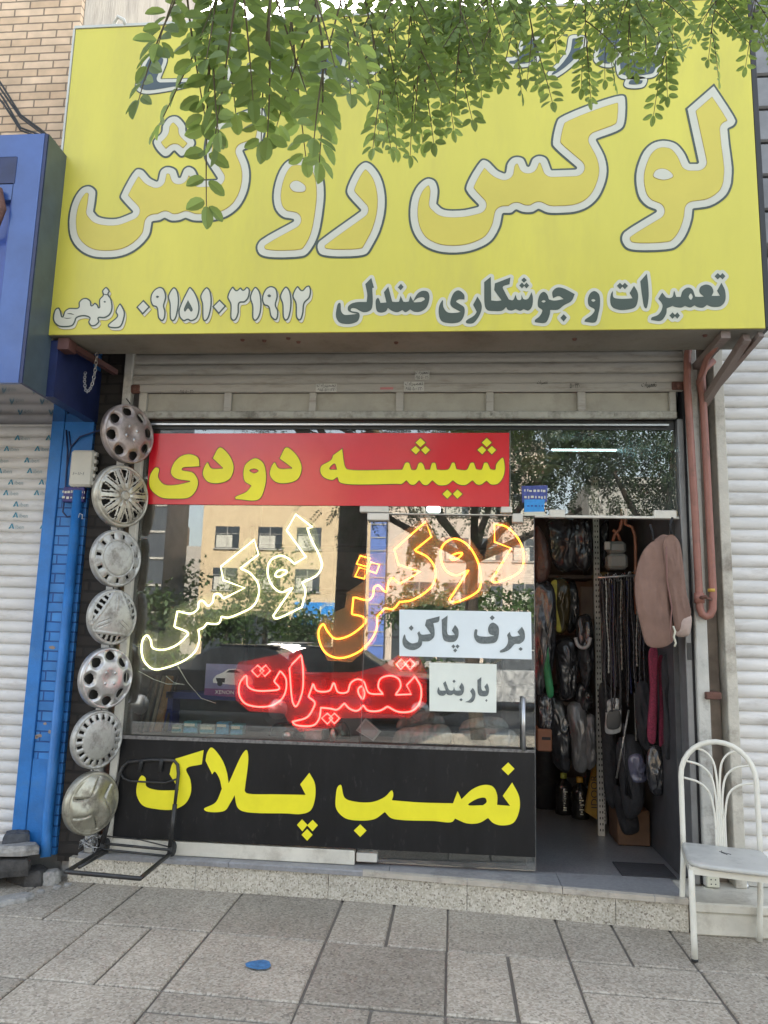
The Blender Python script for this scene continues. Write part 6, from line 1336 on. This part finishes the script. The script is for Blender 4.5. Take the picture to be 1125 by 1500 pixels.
a=MB(); a.box(gR(543,800,Yo).x+.01,gR(566,800,Yo).x,-Yo-8,-Yo+.4,-.2,13); gb=thing('glazed_stair_tower','blue glazed stair tower between the ochre and the pink block across the street','building',(-5.2,-54,-.15)); a.build('glass_wall',mat('blue_curtain_glass',(.10,.17,.45),.2,var=.2,vscale=1),gb)
for k in range(14):
    a=MB(); z=k*.95; a.box(gR(543,800,Yo).x,gR(566,800,Yo).x,-Yo+.401,-Yo+.46,z,z+.07); a.build('mullion',m_wfr,gb)
fp=facade('pale pink apartment block across the street, mirrored behind the amber neon',gR(566,800,Yo).x+.02,gR(800,800,Yo).x,Yo,15.5,m_och2,(3.9,7.1,10.3),[-2.4,.2,2.6,5.0],1.7,1.6)
f3=facade('grey apartment block far along the street to the right',9.5,26,Yo,13,m_render,(3.9,7.1),[11.5,15,18.5,22],1.8,1.6)
xl=gR(243,830,Yo).x; xr=gR(293,830,Yo).x
f4=thing('low_building','low grey building with a small roof house across the street','building',((xl+xr)/2,-55,-.15)); a=MB(); a.box(xl-6,xr-.05,-58,-52,-.2,gR(270,800,52).z); a.build('wall',mat('grey_far_wall',(.36,.33,.30),.85,var=.15),f4); a=MB(); A=gR(243,797,55);B=gR(266,768,55); a.box(A.x,B.x,-57,-54.5,gR(270,800,52).z-.1,B.z); a.build('roof_house',m_och2,f4)
f5=thing('dark_tower','tall dark glazed building at the far left across the street','building',(-20,-31.5,-.15)); a=MB(); a.box(-30,gR(241,800,30).x,-33,-30,-.2,14); a.build('wall',mat('dark_tower_glass',(.035,.045,.06),.3,var=.3),f5)
for k in range(10):
    a=MB(); a.box(-30,gR(241,800,30).x,-29.999,-29.93,1.1+k*1.25,1.2+k*1.25); a.build('floor_band',m_wfr,f5)
# blue shop sign opposite
sgn=thing('blue_shop_sign','bright blue shop sign with white lettering on the ochre block across the street','sign',(-10,-49.8,4))
A=gR(430,915,49.7);B=gR(535,884,49.7)
a=MB(); a.box(A.x,B.x,-49.95,-49.7,A.z,B.z,.03); a.build('panel',mat('bright_blue_sign',(.02,.22,.60),.4),sgn)
a=MB(); c=Vector(((A.x+B.x)/2-1.2,-49.69,(A.z+B.z)/2)); text_mb(a,AR(0xFEE5,0xFE8E,0xFEB4,0xFBFF,0xFEE7),1.3,lambda co:(c.x-co.x,c.y+co.z,c.z+co.y)); a.build('lettering',m_crm,sgn)
a=MB(); n=24; c=Vector((gR(482,894,49.7).x,-49.69,(A.z+B.z)/2)); a.lathe([(.62,0),(.70,.02),(.78,0)],c,24,'Y'); a.build('emblem_ring',m_crm,sgn)
# low wall/hedge of the median
a=MB(); a.box(-60,60,-26.4,-25.6,-.15,.05,.03); struct(a.build('median_kerb',m_render))
hd=Leaves()
for _ in range(2600):
    p=Vector((random.uniform(-30,22),-26+random.uniform(-.5,.5),random.uniform(.05,.75))); d=Vector((random.gauss(0,1),random.gauss(0,1),random.gauss(0,1))).normalized(); hd.leaflet(p,d,Vector((0,0,1)),.25,.15,random.random(),False)
o=hd.mb.build('median_hedge',m_leafd); at=o.data.attributes.new('tint','FLOAT','POINT'); at.data.foreach_set('value',hd.t); tag(o,'low dark hedge on the median of the street','hedge',kind='stuff')
# cars
def car(lbl,x,y,col,face=1,rot=0):
    t=thing('parked_car',lbl,'car',(x,y,-.15),'cars along the street')
    pm_=mat('car_paint',col,.25,.2,var=.03,coat=1.0); gl=m_win
    X=lambda u:x+face*u
    body=[(-2.1,.32),(-2.15,.62),(-2.05,.86),(-1.35,.93),(-.75,.97),(1.35,1.0),(2.0,.97),(2.14,.75),(2.12,.35),(1.75,.22),(-1.75,.22)]
    bt=[(-.78,.97),(-.12,1.38),(.1,1.43),(.95,1.42),(1.15,1.36),(1.75,.99)]
    def loft(prof,hw_,inset=None):
        a=MB(); n=len(prof); vs=[]
        for s_,k in ((-1,.96),(-.93,1),(.93,1),(1,.96)):
            for u,z in prof:
                h=hw_ if inset is None else hw_-inset*(z-.97)/.46
                vs.append((X(u*k),y+s_*h,-.15+.62+(z-.62)*k))
        fs=[]
        for r in range(3):
            for i in range(n): j=(i+1)%n; fs.append((r*n+i,r*n+j,(r+1)*n+j,(r+1)*n+i))
        fs+= [tuple(range(n)),tuple(3*n+i for i in range(n))[::-1]]; a.add(vs,fs); return a
    loft(body,.86).build('body',pm_,t,fixn=True)
    loft(bt,.80,.16).build('cabin_glass',gl,t,fixn=True)
    a=MB(); a.box(X(.05),X(1.1),y-.62,y+.62,-.15+1.425,-.15+1.455,.012); a.build('roof',pm_,t)
    for u in (-1.32,1.30):
        for s_ in (-1,1):
            b=MB(); c=(X(u),y+s_*.80,-.15+.31); b.lathe([(.19,-.09),(.30,-.10),(.315,-.05),(.315,.05),(.30,.10),(.19,.09)],c,22,'Y'); o=b.build('wheel',m_rubber,t); b=MB(); b.lathe([(0,.085),(.18,.085),(.19,.06),(.19,-.06),(.18,-.085),(0,-.085)],c,18,'Y'); b.build('rim',m_steel,o)
    for s_ in (-1,1):
        b=MB(); b.box(X(-2.12),X(-2.0),y+s_*.72-.14,y+s_*.72+.10,-.15+.62,-.15+.76,.03); b.build('headlight',m_steel,t)
        b=MB(); b.box(X(2.06),X(2.15),y+s_*.70-.12,y+s_*.70+.12,-.15+.70,-.15+.86,.03); b.build('tail_light',mat('tail_red',(.4,.02,.02),.3) if not bpy.data.materials.get('tail_red') else bpy.data.materials['tail_red'],t)
car('white car mirrored at the right edge of the glass door',gR(757,985,15).x,-15.0,(.65,.65,.65),1)
car('dark grey car mirrored under the amber neon',gR(560,960,11).x-.5,-11.0,(.03,.03,.035),-1)
car('black car mirrored at the lower left of the window',gR(330,960,10.4).x,-10.4,(.02,.02,.024),1)
car('silver car mirrored behind the pale yellow neon',gR(400,945,19).x,-19,(.4,.4,.4),1)
car('blue grey car far left along the kerb',-12,-10.5,(.06,.08,.12),-1)
# pavement and kerb opposite
a=MB(); a.box(-100,100,-50,-42,-.3,.0); struct(a.build('far_sidewalk',mat('far_paving',(.33,.31,.28),.9,vscale=1)))
